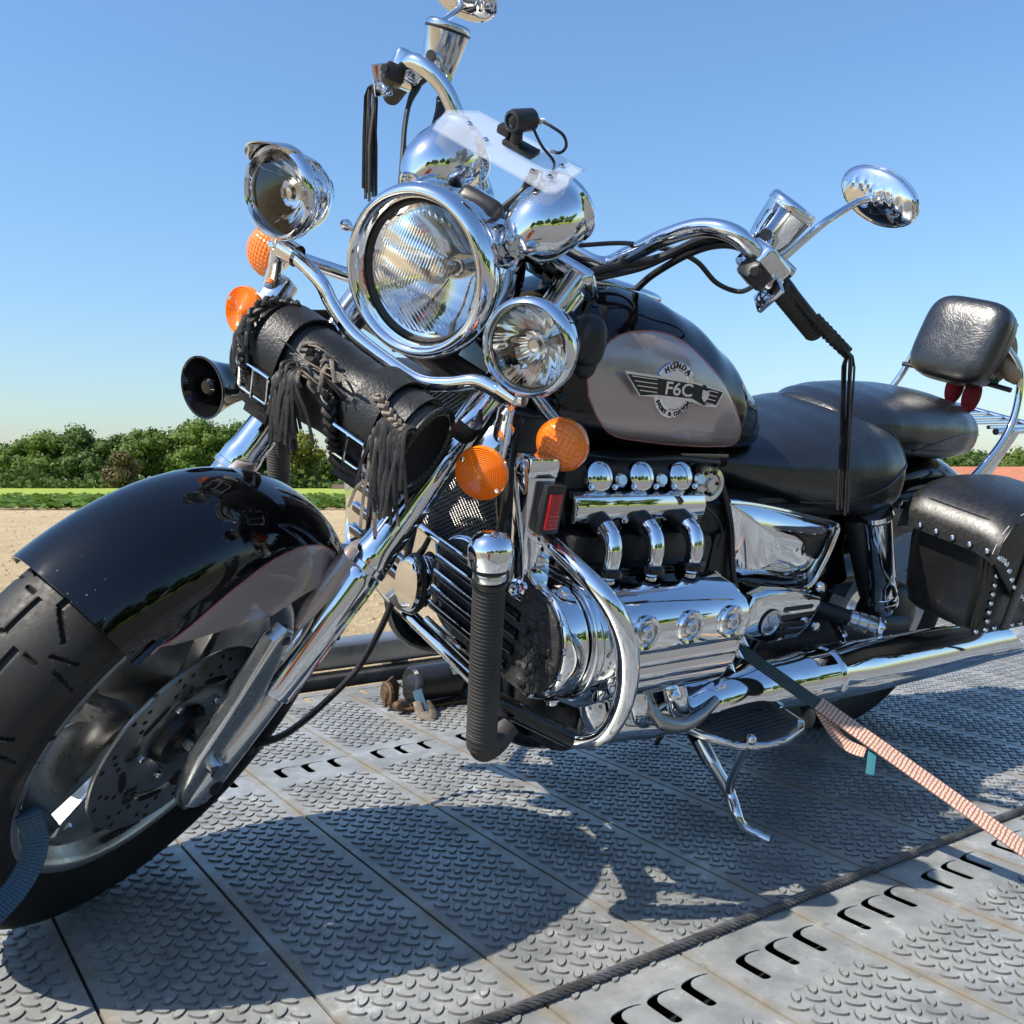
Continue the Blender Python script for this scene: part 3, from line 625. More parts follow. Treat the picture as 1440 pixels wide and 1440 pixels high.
# ---- fork
def fk(u, l, d=0): return V((-.045-.655*(u-.336)+d, l, u))
FDIR = V((-.655,0,1)).normalized()
for s in (1,-1):
    l = .132*s; nm = dict()
    tb = lathe([(.0285,0),(.0300,.004),(.0300,.026),(.0275,.038),(.0268,.12),(.0262,.50),(.024,.505)], fmat(fk(.592,l), FDIR), 40)
    ft = SP('fork_tube', tb, 'chrome')
    # chromed stanchion cover: flat-sided shroud around the leg, open towards the wheel
    shb = lathe([(.024,0),(.0275,.006),(.0285,.02),(.0280,.12),(.0272,.205),(.0255,.216),(.0225,.218)], fmat(fk(.592,l), -FDIR), 40, cap=False)
    SP('fork_shroud', shb, 'chrome', ft)
    SP('shroud_rib', tube([fk(.588,l,.001)+Y*(.0285*s), fk(.585,l,.001)-FDIR*.20+Y*(.0275*s)], .0032, 8), 'chrome', ft)
    SP('fork_collar', lathe([(.0285,-.006),(.0312,-.004),(.0312,.004),(.0285,.006)], fmat(fk(.594,l), FDIR), 32), 'chrome', ft)
    # cast slider with leading-axle lug
    leg = loft([[fk(u,l,df)+X*(rx*cos(a))+Y*(ry*sin(a)) for a in [2*pi*k/24 for k in range(24)]] for u, df, rx, ry in
        ((.262,-.002,.012,.010),(.266,0,.024,.016),(.285,.002,.030,.019),(.33,.004,.031,.0205),(.38,.002,.027,.021),(.44,0,.0245,.021),(.52,0,.0235,.0205),(.60,0,.0225,.0195))])
    SP('fork_slider', leg, 'cast_alloy', ft)
    SP('slider_bolts', bolt(fk(.292,l+.019*s,.006), Y*s, .011, .004).merge(bolt(fk(.335,l+.0205*s,-.014), Y*s, .007, .004)), 'satin_black', ft)
    # fender stay: cast arm from the axle lug up to the fender skirt
    ol = [(-.012,.262),(.022,.255),(.034,.29),(.030,.36),(-.008,.44),(-.043,.535),(-.062,.548),(-.083,.535),(-.082,.51),(-.060,.45),(-.070,.38),(-.055,.32)]
    M = Matrix(((1,0,0,0),(0,0,1,l-.006*s),(0,1,0,0),(0,0,0,1)))
    SP('fender_stay', prism(ol, .024, M, .006, 3), 'cast_alloy', ft)
    SP('stay_bolt', bolt(V((-.066,l+.006*s,.528)), Y*s, .007, .004), 'satin_black', ft)
    # caliper behind the leg
    cal = box((.062,.052,.12), Matrix.Translation(wp(.150, radians(158), s*.082))@Matrix.Rotation(radians(-28),4,'Y'), .012, 3)
    cal.merge(lathe([(.020,0),(.020,.006),(.015,.010),(0,.010)], Matrix.Translation(wp(.150, radians(166), s*.108))@Matrix.Rotation(-pi/2*s,4,'X'), 24)); cal.merge(lathe([(.020,0),(.020,.006),(.015,.010),(0,.010)], Matrix.Translation(wp(.155, radians(150), s*.108))@Matrix.Rotation(-pi/2*s,4,'X'), 24))
    ca = SP('brake_caliper', cal, 'soot_black', ft); 
    SP('caliper_plate', prism([(-.19,.33),(-.165,.32),(-.158,.36),(-.172,.47),(-.19,.49),(-.2,.46)], .006, Matrix(((1,0,0,0),(0,0,1,s*.095),(0,1,0,0),(0,0,0,1))), .002), 'chrome_worn', ft)
SP('axle', lathe([(.011,-.15),(.011,.15),(.014,.15),(.014,.154),(0,.154)], wheelM(), 20), 'bright_steel')
# ---- front fender
FS = [(50,.392),(53,.372),(56,.335),(60,.305),(65,.277),(72,.254),(80,.238),(90,.229),(100,.222),(106,.222),(112,.236),(120,.262),(132,.295),(150,.325),(168,.335)]
def skirt(th):
    for (a, r), (c, q) in zip(FS, FS[1:]):
        if a <= th <= c: return r+(q-r)*(th-a)/(c-a)
    return FS[-1][1]
def fend(th, t, off=0):
    """t 0 at the crown .. 1 at the skirt edge, left side positive"""
    s = math.copysign(1, t); t = abs(t); rs = skirt(th); top = .359+.004*cos(radians(th-100)*2)
    if t < .55:
        k = t/.55; a = k*radians(82); l = .100*sin(a)**.92; r = top-.076*(1-cos(a))
    else:
        k = (t-.55)/.45; a = radians(82); r0 = top-.076*(1-cos(a)); r = r0+(min(rs, r0-.001)-r0)*k; l = .100*sin(a)**.92+.007*sin(k*pi*.5)
    a = radians(th); return V(((r+off*(1-min(1,t)*.9))*cos(a), s*(l+off*min(1,t*1.3)), .336+(r+off*(1-min(1,t)*.9))*sin(a)))
fb = gridf(lambda u, v: fend(55.6+112*u, -1+2*v), 90, 64)
ff = SP('front_fender', solid(fb, .003), 'black_paint', None, 50)
def edge_panel(a0, a1, t0f, off, nu=60, nv=10, s=1): return gridf(lambda u, v: fend(a0+(a1-a0)*u, s*(t0f(u)+(.997-t0f(u))*v), off), nu, nv)
for s in (1,-1):
    t0 = lambda u: .985-.575*min(1, (sin(min(1,u*1.05)*pi*.5))**.62)
    SP('side_panel', solid(edge_panel(59.5,127,t0,.0016,s=s), .001), 'taupe_paint', ff, 50)
    pts = [fend(59.5+67.5*u, s*(t0(u)-.004), .0012) for u in [i/60 for i in range(61)]]
    SP('pin_stripe', tube(pts, .0014, 6), 'pin_stripe', ff)
    # fork-side fairing moulded into the fender
    rings = []
    for k in range(9):
        t = k/8; c = fk(.505+.115*t, s*.112, .012+.006*t); w = .034*sin(pi*(.12+.76*t))**.5; h_ = .020*sin(pi*(.1+.8*t))**.5
        rings.append([c+X*(w*cos(a))+Y*(s*h_*sin(a)) for a in [2*pi*q/20 for q in range(20)]])
    SP('fork_fairing', loft(rings), 'taupe_paint', ff, 60)
# ---- steering yokes and chrome ears
for u, nm, th in ((.84,'lower_yoke',.035),(1.02,'upper_yoke',.03)):
    c = fk(u,0,-.03); SP(nm, box((.31,.085,th), fmat(c, FDIR), .012, 3), 'satin_black' if u < .9 else 'chrome')
for s in (1,-1): SP('fork_ear', prism([(-.04,-.075),(.045,-.07),(.05,.05),(.01,.085),(-.04,.08)], .030, fmat(fk(.955,.135*s,-.01), Y*s, FDIR) , .01, 3), 'bright_steel')
# ---- headlamp
def headM(c, tilt=0, yaw=0): return fmat(c, V((cos(tilt)*cos(yaw), sin(yaw), sin(tilt))))
HC = sl_(594,383,0); HM = headM(HC, radians(-4))
bk = lathe([(.0,-.185),(.030,-.183),(.062,-.168),(.088,-.130),(.101,-.08),(.105,-.03),(.106,-.008)], HM, 64, cap=False)
hl = SP('headlamp', bk, 'chrome', None, 60)
bz = [(.104,-.020),(.112,-.018),(.1165,-.006),(.1165,.008),(.113,.020),(.107,.027),(.101,.026),(.0965,.014),(.0945,.000),(.093,-.010)]
SP('bezel', lathe(bz+[(.093,-.02)], HM, 80, True), 'chrome', hl, 60)
SP('seal_ring', lathe([(.0945,-.012),(.0945,.001),(.0915,.003),(.0900,-.004),(.0900,-.012)], HM, 72, True), 'rubber', hl, 60)
lp = [(.0905,-.004)] + [(.0905*cos(t*pi/2/9)**.55 if t < 9 else 0, -.002+.018*sin(t*pi/2/9)**1.2) for t in range(0,10)]
def headlens():
    # moulded glass: vertical flutes across the disc with plain bands
    def fn(u, v):
        a = 2*pi*u; r = .0902*v; x, y = r*cos(a), r*sin(a); z = .014*(1-(r/.0902)**2)
        if r < .080:
            yy = y
            if -.030 < yy < .075: z += .0004*sin(x*2*pi/.0046)*(1 if yy > .012 or yy < -.012 else .25)
            else: z += .0006*sin((x*.7+yy)*2*pi/.008)
            z += .0004*sin(yy*2*pi/.024)
        return V((x, y, z-.002))
    return gridf(fn, 180, 70, True)
ln = headlens().xf(HM); inner = gridf(lambda u, v: V((.0902*v*cos(2*pi*u), .0902*v*sin(2*pi*u), .010*(1-v*v)-.006)), 64, 10, True).xf(HM)
SP('lens', ln, 'clear_glass', hl, 80)
rf = lathe([(.0,-.088),(.012,-.086),(.02,-.080),(.05,-.058),(.075,-.026),(.0895,-.006)], HM, 48, cap=False)
SP('reflector', rf, 'chrome', hl, 20)
SP('bulb', lathe([(.010,-.09),(.010,-.06),(.013,-.055),(.013,-.034),(.008,-.030),(0,-.030)], HM, 20), 'bright_steel', hl)
pl_ = MB()
for k in range(-9,10):   # prism bars moulded in the back of the glass
    x = k*.0088; hh = sqrt(max(0,.082**2-x*x)); 
    if hh > .02: pl_.merge(box((.0014,hh*1.5,.0012), HM@Matrix.Translation((x,.004,-.003)), 0))
SP('bezel_screw', bolt(HM@V((.0,-.117,.004)), HM.to_3x3()@V((0,-1,0)), .005, .005), 'chrome', hl)
SP('mount_ball', lathe([(.004,0),(.004,.012),(.007,.015),(.0085,.021),(.006,.027),(0,.029)], fmat(HM@V((.0,0,0))+Y*-.118, -Y), 16), 'chrome', hl)
# ---- auxiliary lamps
lamps = []
for s, px, py in ((1,745,487),(-1,398,272)):
    c = V((-.238,.2105*s,.989)); M = headM(c, radians(-3), radians(2)*s)@Matrix.Scale(.89,4)
    lo = SP('spot_lamp', lathe([(0,-.088),(.018,-.086),(.040,-.074),(.056,-.048),(.0635,-.018),(.0650,.0)], M, 56, cap=False), 'chrome', None, 60)
    lo['label'] = 'round chrome spot lamp on the left end of the light bar' if s > 0 else 'round chrome spot lamp with a peaked visor on the far end of the light bar'
    SP('bezel', lathe([(.064,-.012),(.0695,-.008),(.0705,.004),(.068,.013),(.063,.016),(.0595,.012),(.058,.004),(.0575,-.004)], M, 64, True), 'chrome', lo, 60)
    SP('lens', gridf(lambda u, v: V((.0585*v*cos(2*pi*u), .0585*v*sin(2*pi*u), .006+.010*(1-v*v))), 48, 10, True).xf(M), 'clear_glass', lo, 80)
    # faceted reflector
    def rfn(u, v):
        k = 14; a = 2*pi*u; f_ = (u*k) % 1; r = .006+.0515*v; z = -.044+.046*v**2; return V((r*cos(a), r*sin(a), z-.0016*v*(4*f_*(1-f_))))
    SP('reflector', gridf(rfn, 80, 12, True).xf(M), 'chrome', lo, 25)
    SP('bulb_shield', lathe([(.0,-.012),(.008,-.013),(.0125,-.018),(.0135,-.03),(.010,-.042),(.009,-.058)], M, 24), 'bright_steel', lo)
    if s < 0:
        vz = gridf(lambda u, v: M@V(((.072)*cos(a:=radians(78+88*u)), .072*sin(a), -.006+.048*v*sin(pi*u)**.6+.004)), 30, 6)
        SP('visor', solid(vz, .002), 'chrome_worn', lo, 60)
    # mounting stud and clamp
    SP('mount_stud', tube([c+V((-.02,0,-.062)), c+V((-.022,0,-.082)), c+V((-.024,-.004*s,-.10))], [.010,.008,.009], 16).merge(sellip(c+V((-.022,0,-.078)), (.013,.013,.009), 1, 1, None, 16, 8)), 'chrome', lo)
    lamps.append(lo)
bar = [sf(*p) for p in ((738,562,-.262),(712,556,-.262),(672,537,-.262),(632,540,-.258),(590,536,-.256),(545,508,-.256),(497,470,-.256),(468,430,-.256),(452,398,-.256),(430,374,-.26),(405,352,-.262))]
SP('light_bar', tube(spline(bar, 5), .0105, 18), 'chrome')
for px_, py_ in ((716,556),(408,354)): SP('light_bar_clamp', lathe([(.016,-.014),(.016,.014)], fmat(sf(px_,py_,-.262), Y), 24), 'chrome')
# ---- turn signals: two ribbed domes on stalks, two flat round ones
def signal_dome(c, d, label):
    M = fmat(c, d); o = SP('turn_signal', lathe([(.0,-.040),(.016,-.038),(.028,-.026),(.034,-.008),(.036,.0),(.036,.003)], M, 40), 'chrome'); o['label'] = label
    def fn(u, v):
        a = 2*pi*u; r = .0345*sin(v*pi/2); x, y = r*cos(a), r*sin(a); z = .003+.020*cos(v*pi/2)**.8
        if v < .9: z += .0009*(max(0,sin(x*2*pi/.0065))+max(0,sin(y*2*pi/.0065)))
        return V((x,y,z))
    SP('lens', gridf(fn, 96, 40, True).xf(M), 'amber_plastic', o, 30); SP('lens_back', lathe([(0,.001),(.0345,.001)], M, 32), 'amber_reflector', o)
    SP('lens_rim', lathe([(.0345,-.001),(.0372,-.001),(.0372,.006),(.0345,.0065)], M, 48, True), 'amber_plastic', o); return o
def signal_flat(c, d, label):
    M = fmat(c, d); o = SP('turn_signal', lathe([(0,-.030),(.018,-.028),(.030,-.014),(.035,-.004),(.036,.001)], M, 40), 'chrome'); o['label'] = label
    pr = [(.0372,-.002),(.0372,.004)]
    for k in range(12): r = .0345-.0027*k; pr += [(r+.0013, .0075+.0005*k), (r, .0058+.0006*k)]
    pr.append((0,.014)); SP('lens', lathe(pr, M, 56), 'amber_plastic', o, 20)
    SP('lens_screw', bolt(M@V((-.030,.006,.007)), M.to_3x3()@Z, .0035, .0025).merge(bolt(M@V((.030,-.008,.007)), M.to_3x3()@Z, .0035, .0025)), 'chrome', o); return o
DC = V((-.329,.277,.868)); FC = V((-.248,.219,.804))
for s in (1,-1):
    m_ = V((1,s,1)); mul = lambda p: V((p.x,p.y*s,p.z))
    signal_dome(mul(DC), V((1,.10*s,-.06)), 'ribbed amber dome signal on a chrome stalk' )
    SP('signal_stalk', tube([mul(DC)+V((-.03,-.006*s,0)), fk(.88,.15*s,-.02)], .011, 16), 'chrome')
    signal_flat(mul(FC), V((1,.12*s,0)), 'flat round amber signal with concentric rings')
    SP('signal_bracket', tube(spline([V((-.262,.207*s,.895)), V((-.272,.21*s,.865)), V((-.278,.217*s,.83)), mul(FC)+V((-.03,0,.008))], 6), [.012,.0135,.012,.016], 14, flat=(1,.7)), 'chrome')
    SP('bracket_block', box((.03,.038,.055), fmat(V((-.285,.205*s,.838)), FDIR), .006, 2), 'bright_steel')
# ---- gauges
for s in (1,-1):
    c = V((-.402,.091*s,1.098)); d = V((-.86,0,.50)); M = fmat(c, d)@Matrix.Scale(.90,4)
    g = SP('gauge_pod', lathe([(0,-.078),(.012,-.0775),(.018,-.074),(.022,-.070),(.038,-.058),(.050,-.036),(.0555,-.008),(.0565,.020),(.0555,.036),(.0585,.038),(.0590,.046),(.055,.049),(.050,.044)], M, 56, cap=False), 'chrome', None, 60)
    SP('nose_rings', lathe([(.020,-.076),(.0205,-.079),(.017,-.0805),(.014,-.079),(.010,-.0805),(.007,-.079),(0,-.080)], M, 32), 'chrome', g, 20)
    SP('gauge_face', lathe([(0,.038),(.051,.038)], M, 40), 'satin_black', g); SP('gauge_glass', lathe([(0,.044),(.052,.043)], M, 40), 'clear_glass', g)
SP('gauge_bracket', tube([V((-.44,-.10,1.045)), V((-.43,0,1.05)), V((-.44,.10,1.045))], .014, 12), 'chrome_worn')
SP('ignition_panel', box((.07,.09,.05), fmat(V((-.40,0,1.055)), V((-.5,0,.85))), .012, 3), 'satin_black')
# ---- handlebar
hb_ = [tuple(q) for q in ((-.475,.050,1.035), (-.476,.068,1.062), sl_(842,372,.112), sl_(886,357,.152), sl_(935,334,.196), sl_(985,320,.240), sl_(1030,328,.288), sl_(1060,355,.325), sl_(1096,406,.370), sl_(1147,468,.440))]
hp = spline(hb_, 8); full = [V((p.x,-p.y,p.z)) for p in hp[::-1]] + hp
SP('handlebar', tube(full, .0135, 20), 'chrome')
for s in (1,-1): SP('bar_riser', tube([fk(1.02,.055*s,-.03), V((-.476,.056*s,1.045))], [.022,.019], 20), 'chrome')
for s in (1,-1):
    def h(i, off=V((0,0,0))): p = V(hb_[i]); return V((p.x,p.y*s,p.z))+off
    g0, g1 = h(8).lerp(h(7), .1), h(9); gd = (g1-g0).normalized()
    rp = []
    for k in range(30): rp += [(.0165+.0010*(k % 2), (g1-g0).length*.96*k/29)]
    gr_ = SP('grip', lathe([(.012,-.002)]+rp+[(.016,(g1-g0).length*.99),(.0,(g1-g0).length)], fmat(g0, gd), 24), 'rubber', None, 20)
    # switch housing
    c = h(7).lerp(h(8), .35); sw = SP('switch_housing', box((.05,.05,.062), fmat(c, gd, V((0,0,1))), .009, 3), 'chrome')
    SP('switch_pod', box((.034,.030,.040), fmat(c+V((.026,0,-.012)), gd), .006, 2), 'satin_black', sw)
    SP('switch_button', lathe([(.008,0),(.008,.007),(.006,.009),(0,.009)], fmat(c+V((.042,.004*s,-.006)), X), 16), 'satin_black', sw)
    SP('switch_plate', box((.008,.05,.03), fmat(c+V((.01,.03*s,-.03)), V((.5,.6*s,-.4))), .002), 'chrome', sw)
    # hydraulic reservoir: chrome bucket tilted back
    rc = V((-.663,.318*s,1.190)); rd = V((-.05,.16*s,1)); M = fmat(rc, rd)
    rv = SP('fluid_reservoir', lathe([(.0,-.032),(.022,-.030),(.027,-.022),(.033,.010),(.0365,.044),(.038,.046),(.038,.054),(.034,.058),(0,.059)], M, 40), 'chrome' if s > 0 else 'bright_steel', None, 50)
    SP('reservoir_cap_ring', lathe([(.0365,.043),(.0388,.044),(.0388,.047),(.0365,.048)], M, 40, True), 'satin_black' if s < 0 else 'chrome', rv)
    SP('master_cylinder', tube([rc+V((.02,-.03*s,-.022)), rc+V((-.005,.005*s,-.024)), rc+V((-.03,.05*s,-.036))], [.014,.015,.011], 16), 'bright_steel', rv)
    SP('banjo_bolt', bolt(rc+V((.026,-.036*s,-.02)), V((.4,-.8*s,.3)), .010, .014), 'bright_steel', rv)
    SP('sight_glass', lathe([(.009,0),(.009,.003),(0,.003)], fmat(rc+V((.030,0,.002)), X), 16), 'satin_black', rv)
    # lever wrapped in braided leather
    lv = [rc+V((.012,.02*s,-.03)), rc+V((.008,.055*s,-.046)), rc+V((-.035,.115*s,-.078)), rc+V((-.10,.175*s,-.108))]
    SP('lever', tube(spline(lv, 6), [.009,.0085,.008,.007,.009], 12), 'satin_black')
    # mirror
    mc = V((-.812,.406*s,1.301)) if s > 0 else V((-.800,-.408,1.291)); 
    stem = [rc+V((-.018,.03*s,-.02)), rc+V((-.03,.040*s,.012)), rc+V((-.045,.052*s,.048)), mc+V((.020,-.02*s,-.018)), mc+V((.016,0,-.004))]
    ms = SP('mirror', tube(fillet(stem, .014), [.0062,.0058], 12), 'chrome')
    if s > 0: md = V((.90,-.34,-.26)).normalized(); up = V((-.30,-.9,.52))
    else: md = V((.86,.10,-.35)).normalized(); up = V((.3,-.1,1))
    x, y, z = frame(md, V((0,0,1))); rx, ry = (.0700,.0385)
    def mf(u, v):
        a = 2*pi*u; q = v; h_ = .016*(1-q*q)**.5 if q < 1 else 0; e = V((rx*q*cos(a), ry*q*sin(a), 0)); w_ = 0
        # embossed spread-wing relief
        X_, Y_ = e.x/rx, e.y/ry; w_ = .0016*(sin(26*X_+6*abs(Y_))*.5+.5)*max(0, 1-abs(Y_-.45+.75*abs(X_)**1.5)*2.6)*(abs(X_) > .12)+.003*max(0, 1-(X_*X_*30+(Y_-.05)**2*4))
        return mc+x*e.x+y*e.y+z*(h_+w_)
    sh_ = gridf(mf, 72, 36, True); SP('mirror_shell', sh_, 'chrome', ms, 60)
    SP('mirror_rim', tube([mc+x*(rx*cos(a))+y*(ry*sin(a)) for a in [2*pi*k/48 for k in range(49)]], .0026, 8), 'chrome', ms)
    SP('mirror_glass', gridf(lambda u, v: mc-z*.002+x*(rx*.97*v*cos(2*pi*u))+y*(ry*.97*v*sin(2*pi*u)), 48, 4, True), 'chrome', ms)
    SP('mirror_pivot', sellip(mc+z*.014+V((.004,0,-.004)), (.007,.007,.007), 1, 1, None, 14, 8), 'chrome', ms)
    # fringe tassel hanging from the lever end
    tp = V(lv[-1]) + V((-.0,.008*s,-.004)); tl = MB(); dn = (BIKE@ST).to_3x3().inverted()@V((0,0,-1)); rn = random.Random(4+s)
    L_ = .235 if s > 0 else .20
    for k in range(11):
        o_ = V((rn.uniform(-.010,.010), rn.uniform(-.010,.010), rn.uniform(-.004,.004))); ll = L_*rn.uniform(.88,1.05); e = V((rn.gauss(0,.003), rn.gauss(0,.003), 0))
        tl.merge(tube([tp+V((.03,-.03*s,.018)), tp+o_*.5+V((0,0,.002)), tp+o_+dn*.015, tp+o_*1.0+dn*ll*.5+e, tp+o_*1.05+dn*ll+e], .0032, 5, flat=(1.1,.55)))
    SP('lever_fringe', tl, 'fringe_leather')
    br = MB()
    for k in range(3):
        path = [V(lv[-2]).lerp(V(lv[-1]), t/16)+V((0, .0065*sin(t*1.1+k*2.09), .0065*cos(t*1.1+k*2.09))) for t in range(17)]; br.merge(tube(path, .0052, 8))
    SP('lever_braid', br, 'fringe_leather')
# ---- cables and hoses
def cable(pts, r, material='cable_black', st=True, n=7, name='cable'):
    return (SP if st else P)(name, tube(spline(pts, n), r, 10), material)
S = sl_
cable([S(690,330,.03), S(800,388,.11), S(890,380,.15), S(960,352,.205), S(1020,338,.27), S(1062,342,.30), S(1100,334,.315)], .0055, name='hose')
cable([S(780,395,.10), S(860,376,.14), S(930,362,.185), S(990,336,.24), S(1035,330,.285), S(1058,345,.31)], .0072, name='hose')
cable([S(800,440,.10), S(870,425,.14), S(920,385,.18), S(985,350,.24), S(1036,346,.29), S(1066,372,.325)], .006, name='hose')
cable([S(815,345,.11), S(880,342,.145), S(945,350,.19), S(1010,330,.262)], .0035)
cable([S(900,372,.165), S(950,358,.20), S(980,368,.225), S(1008,398,.262), S(1040,410,.295), S(1064,400,.325)], .0042)
cable([S(700,300,.02), S(735,270,.03), S(745,250,.03)], .006)
cable([S(570,270,-.18), S(568,190,-.28), S(580,130,-.31), S(598,112,-.32)], .0045, name='hose')
cable([S(562,270,-.19), S(572,160,-.29), S(590,120,-.31)], .004, name='hose')
cable([S(612,190,-.26), S(620,160,-.29), S(622,140,-.31)], .011, name='hose')
cable([S(655,170,-.28), S(640,190,-.25), S(620,205,-.22)], .008, name='hose')
cable([S(582,690,.10), S(560,745,.105), S(520,790,.115), S(497,838,.12)], .006, name='hose')
cable([S(590,690,.09), S(578,760,.09), S(555,840,.085), S(510,930,.08), S(460,985,.085), S(405,1030,.09), S(360,1048,.085)], .0062, name='brake_hose')
SP('hose_union', tube([S(525,812,.118), S(505,835,.122), S(490,852,.125)], [.009,.011,.008], 12), 'satin_black')
# ---- trumpet horn
hc = S(287,545,-.262); M = fmat(hc, V((1,-.10,-.05)))
hn = SP('trumpet_horn', lathe([(.012,-.14),(.028,-.13),(.030,-.065),(.031,-.055),(.034,-.040),(.040,-.020),(.0475,.0),(.0495,.002),(.0495,.005),(.0465,.004),(.038,-.018),(.030,-.036),(.024,-.05),(.0,-.05)], M, 48), 'black_enamel', None, 50)
SP('horn_plug', lathe([(.010,-.05),(.014,-.020),(.014,-.008),(.010,-.003),(0,-.002)], M, 28), 'black_enamel', hn)
SP('horn_bracket', box((.02,.09,.03), Matrix.Translation(hc+V((-.10,.05,0))), .004), 'satin_black', hn)
# ---- clear plate with the dash camera
pc = [sf(640,172,-.395), sf(690,182,-.395), sf(812,238,-.395), sf(808,250,-.372), sf(755,248,-.372), sf(690,222,-.372)]
q = [V((-.372,-.088,1.148)), V((-.372,.088,1.148)), V((-.420,.088,1.170)), V((-.420,-.088,1.170))]
PLC = V((-.396,.0,1.160)); PLN = V((.40,0,.92)).normalized()
x, y, z = frame(PLN, V((0,1,0)))
PM = Matrix((Y, PLN.cross(Y), PLN)).transposed().to_4x4(); PM.translation = PLC
pl = SP('camera_plate', prism([(-.094,-.050),(.098,-.050),(.106,-.040),(.106,-.010),(.098,.000),(.098,.042),(-.085,.042),(-.114,.004)], .004, PM, .001), 'acrylic')
sc = MB()
for a, b_ in ((-.07,.0),(.075,.018),(.08,-.018),(-.03,-.015)): sc.merge(bolt(PM@V((a,b_,.002)), PLN, .0045, .003))
SP('plate_screws', sc, 'chrome', pl)
SP('plate_stay', tube([PM@V((.055,-.01,-.004)), PM@V((.05,0,-.06))], .006, 8, flat=(1.6,.4)), 'bright_steel', pl)
SP('cable_tie', box((.03,.008,.012), Matrix.Translation(PM@V((.055,-.012,-.008))), .002), 'satin_black', pl)
# ================================================================== body of the motorcycle
def interp(tab, x):
    t = sorted(tab)
    if x <= t[0][0]: return t[0][1:]
    for a, c in zip(t, t[1:]):
        if a[0] <= x <= c[0]:
            k = (x-a[0])/(c[0]-a[0]); k = k*k*(3-2*k)*.35+k*.65
            return tuple(p+(q-p)*k for p, q in zip(a[1:], c[1:]))
    return t[-1][1:]
def body_loft(tab, p=2.3, nf=48, nr=56, pb=None):
    """tab rows: f, half width, top, widest height, bottom"""
    fs = sorted(r[0] for r in tab); f0, f1 = fs[0], fs[-1]; rings = []; pb = pb or p
    for i in range(nf+1):
        t = i/nf; t = .5-.5*cos(pi*t); f = f0+(f1-f0)*t; w, top, zc, bot = interp(tab, f); ring = []
        for k in range(nr):
            a = 2*pi*k/nr; s, c = sin(a), cos(a); e = 2/(p if c > 0 else pb)
            ring.append(V((f, w*math.copysign(abs(s)**e, s), zc+(top-zc if c > 0 else zc-bot)*math.copysign(abs(c)**e, c))))
        rings.append(ring)
    return loft(rings)
def surf_l(tab, f, u, p, pb=None):
    w, top, zc, bot = interp(tab, f); q = p if u >= zc else (pb or p); h_ = (top-zc) if u >= zc else (zc-bot); k = min(1, abs(u-zc)/h_)
    return w*(1-k**q)**(1/q)
# ---- tank
TANK = [(-.490,.060,.905,.83,.76),(-.505,.105,.935,.83,.75),(-.545,.150,.962,.832,.742),(-.60,.174,.984,.832,.738),(-.68,.186,.990,.83,.735),(-.76,.188,.984,.826,.733),(-.84,.182,.962,.82,.731),(-.92,.168,.922,.812,.730),(-.99,.145,.868,.80,.728),(-1.05,.112,.812,.775,.728),(-1.085,.06,.775,.755,.728)]
tank = P('fuel_tank', body_loft(TANK, 2.25, 60, 72, 3.2), 'black_paint', None, 60)
OUT = [(-.577,.830),(-.572,.868),(-.596,.905),(-.640,.927),(-.70,.934),(-.755,.925),(-.81,.896),(-.86,.862),(-.905,.820),(-.938,.785),(-.945,.757),(-.90,.7535),(-.80,.757),(-.70,.764),(-.64,.772),(-.600,.797)]
OS = [V((a,b_,0)) for a, b_ in OUT]; OC = V((-.75,.835,0)); ring = spline(OS+[OS[0]], 6)[:-1]
for s in (1,-1):
    def pf(u, v):
        o_ = ring[int(u*len(ring)+.5) % len(ring)]; q = OC.lerp(o_, v); l = surf_l(TANK, q.x, q.y, 2.25, 3.2)+.0012
        if v > .985: l -= .0008
        return V((q.x, l*s, q.y))
    tp = P('tank_panel', gridf(pf, len(ring), 26, True), 'taupe_paint', tank, 60)
    pts = [pf(i/len(ring), 1.0) for i in range(len(ring)+1)]; P('pin_stripe', tube(pts, .0013, 6), 'pin_stripe', tank)
fc = V((-.70,0,.985))
P('tank_console', sellip((0,0,0), (.13,.045,.014), .8, .7, Matrix.Translation((-.70,0,.984))@Matrix.Rotation(radians(-5),4,'Y'), 48, 16), 'chrome', tank, 60)
P('fuel_cap', lathe([(.036,0),(.040,.006),(.040,.014),(.034,.021),(.012,.025),(0,.025)], fmat(fc+V((.03,0,.008)), V((.05,0,1))), 40), 'chrome', tank)
# ---- winged emblem on the tank side
E0, E1 = bl(868,521,.187), bl(1012,561,.187)
ec = V((-.722,surf_l(TANK,-.722,.853,2.25,3.2)+.003,.853)); ex = V((-1,0,-.025)).normalized(); 
def tnorm(f, u):
    g = lambda a, b_: surf_l(TANK, a, b_, 2.25, 3.2); df = (g(f+.01,u)-g(f-.01,u))/.02; du = (g(f,u+.01)-g(f,u-.01))/.02; return V((-df,1,-du)).normalized()
en = tnorm(-.722,.853); ex = (ex-en*ex.dot(en)).normalized(); ey = en.cross(ex)
if ey.z < 0: ey = -ey
EM = Matrix((ex, ey, en)).transposed().to_4x4(); EM.translation = ec; EM = EM@Matrix.Scale(1.3,4)
R_e = .0335
em = P('emblem', lathe([(0,-.006),(R_e,-.006),(R_e,.0012),(R_e-.0015,.002),(R_e-.009,.0014),(R_e-.0105,.0024),(0,.0024)], EM@Matrix.Translation((.003,.0,0)), 48), 'chrome', tank, 30)
wing = [(-.084,.016),(-.028,.0145),(.03,.0125),(.085,.006),(.075,-.0155),(.046,-.0155),(.03,-.0105),(-.03,-.010),(-.055,-.0125)]
P('emblem_wing', prism(wing, .0035, EM@Matrix.Translation((0,0,.0042)), .0012, 2), 'chrome', em)
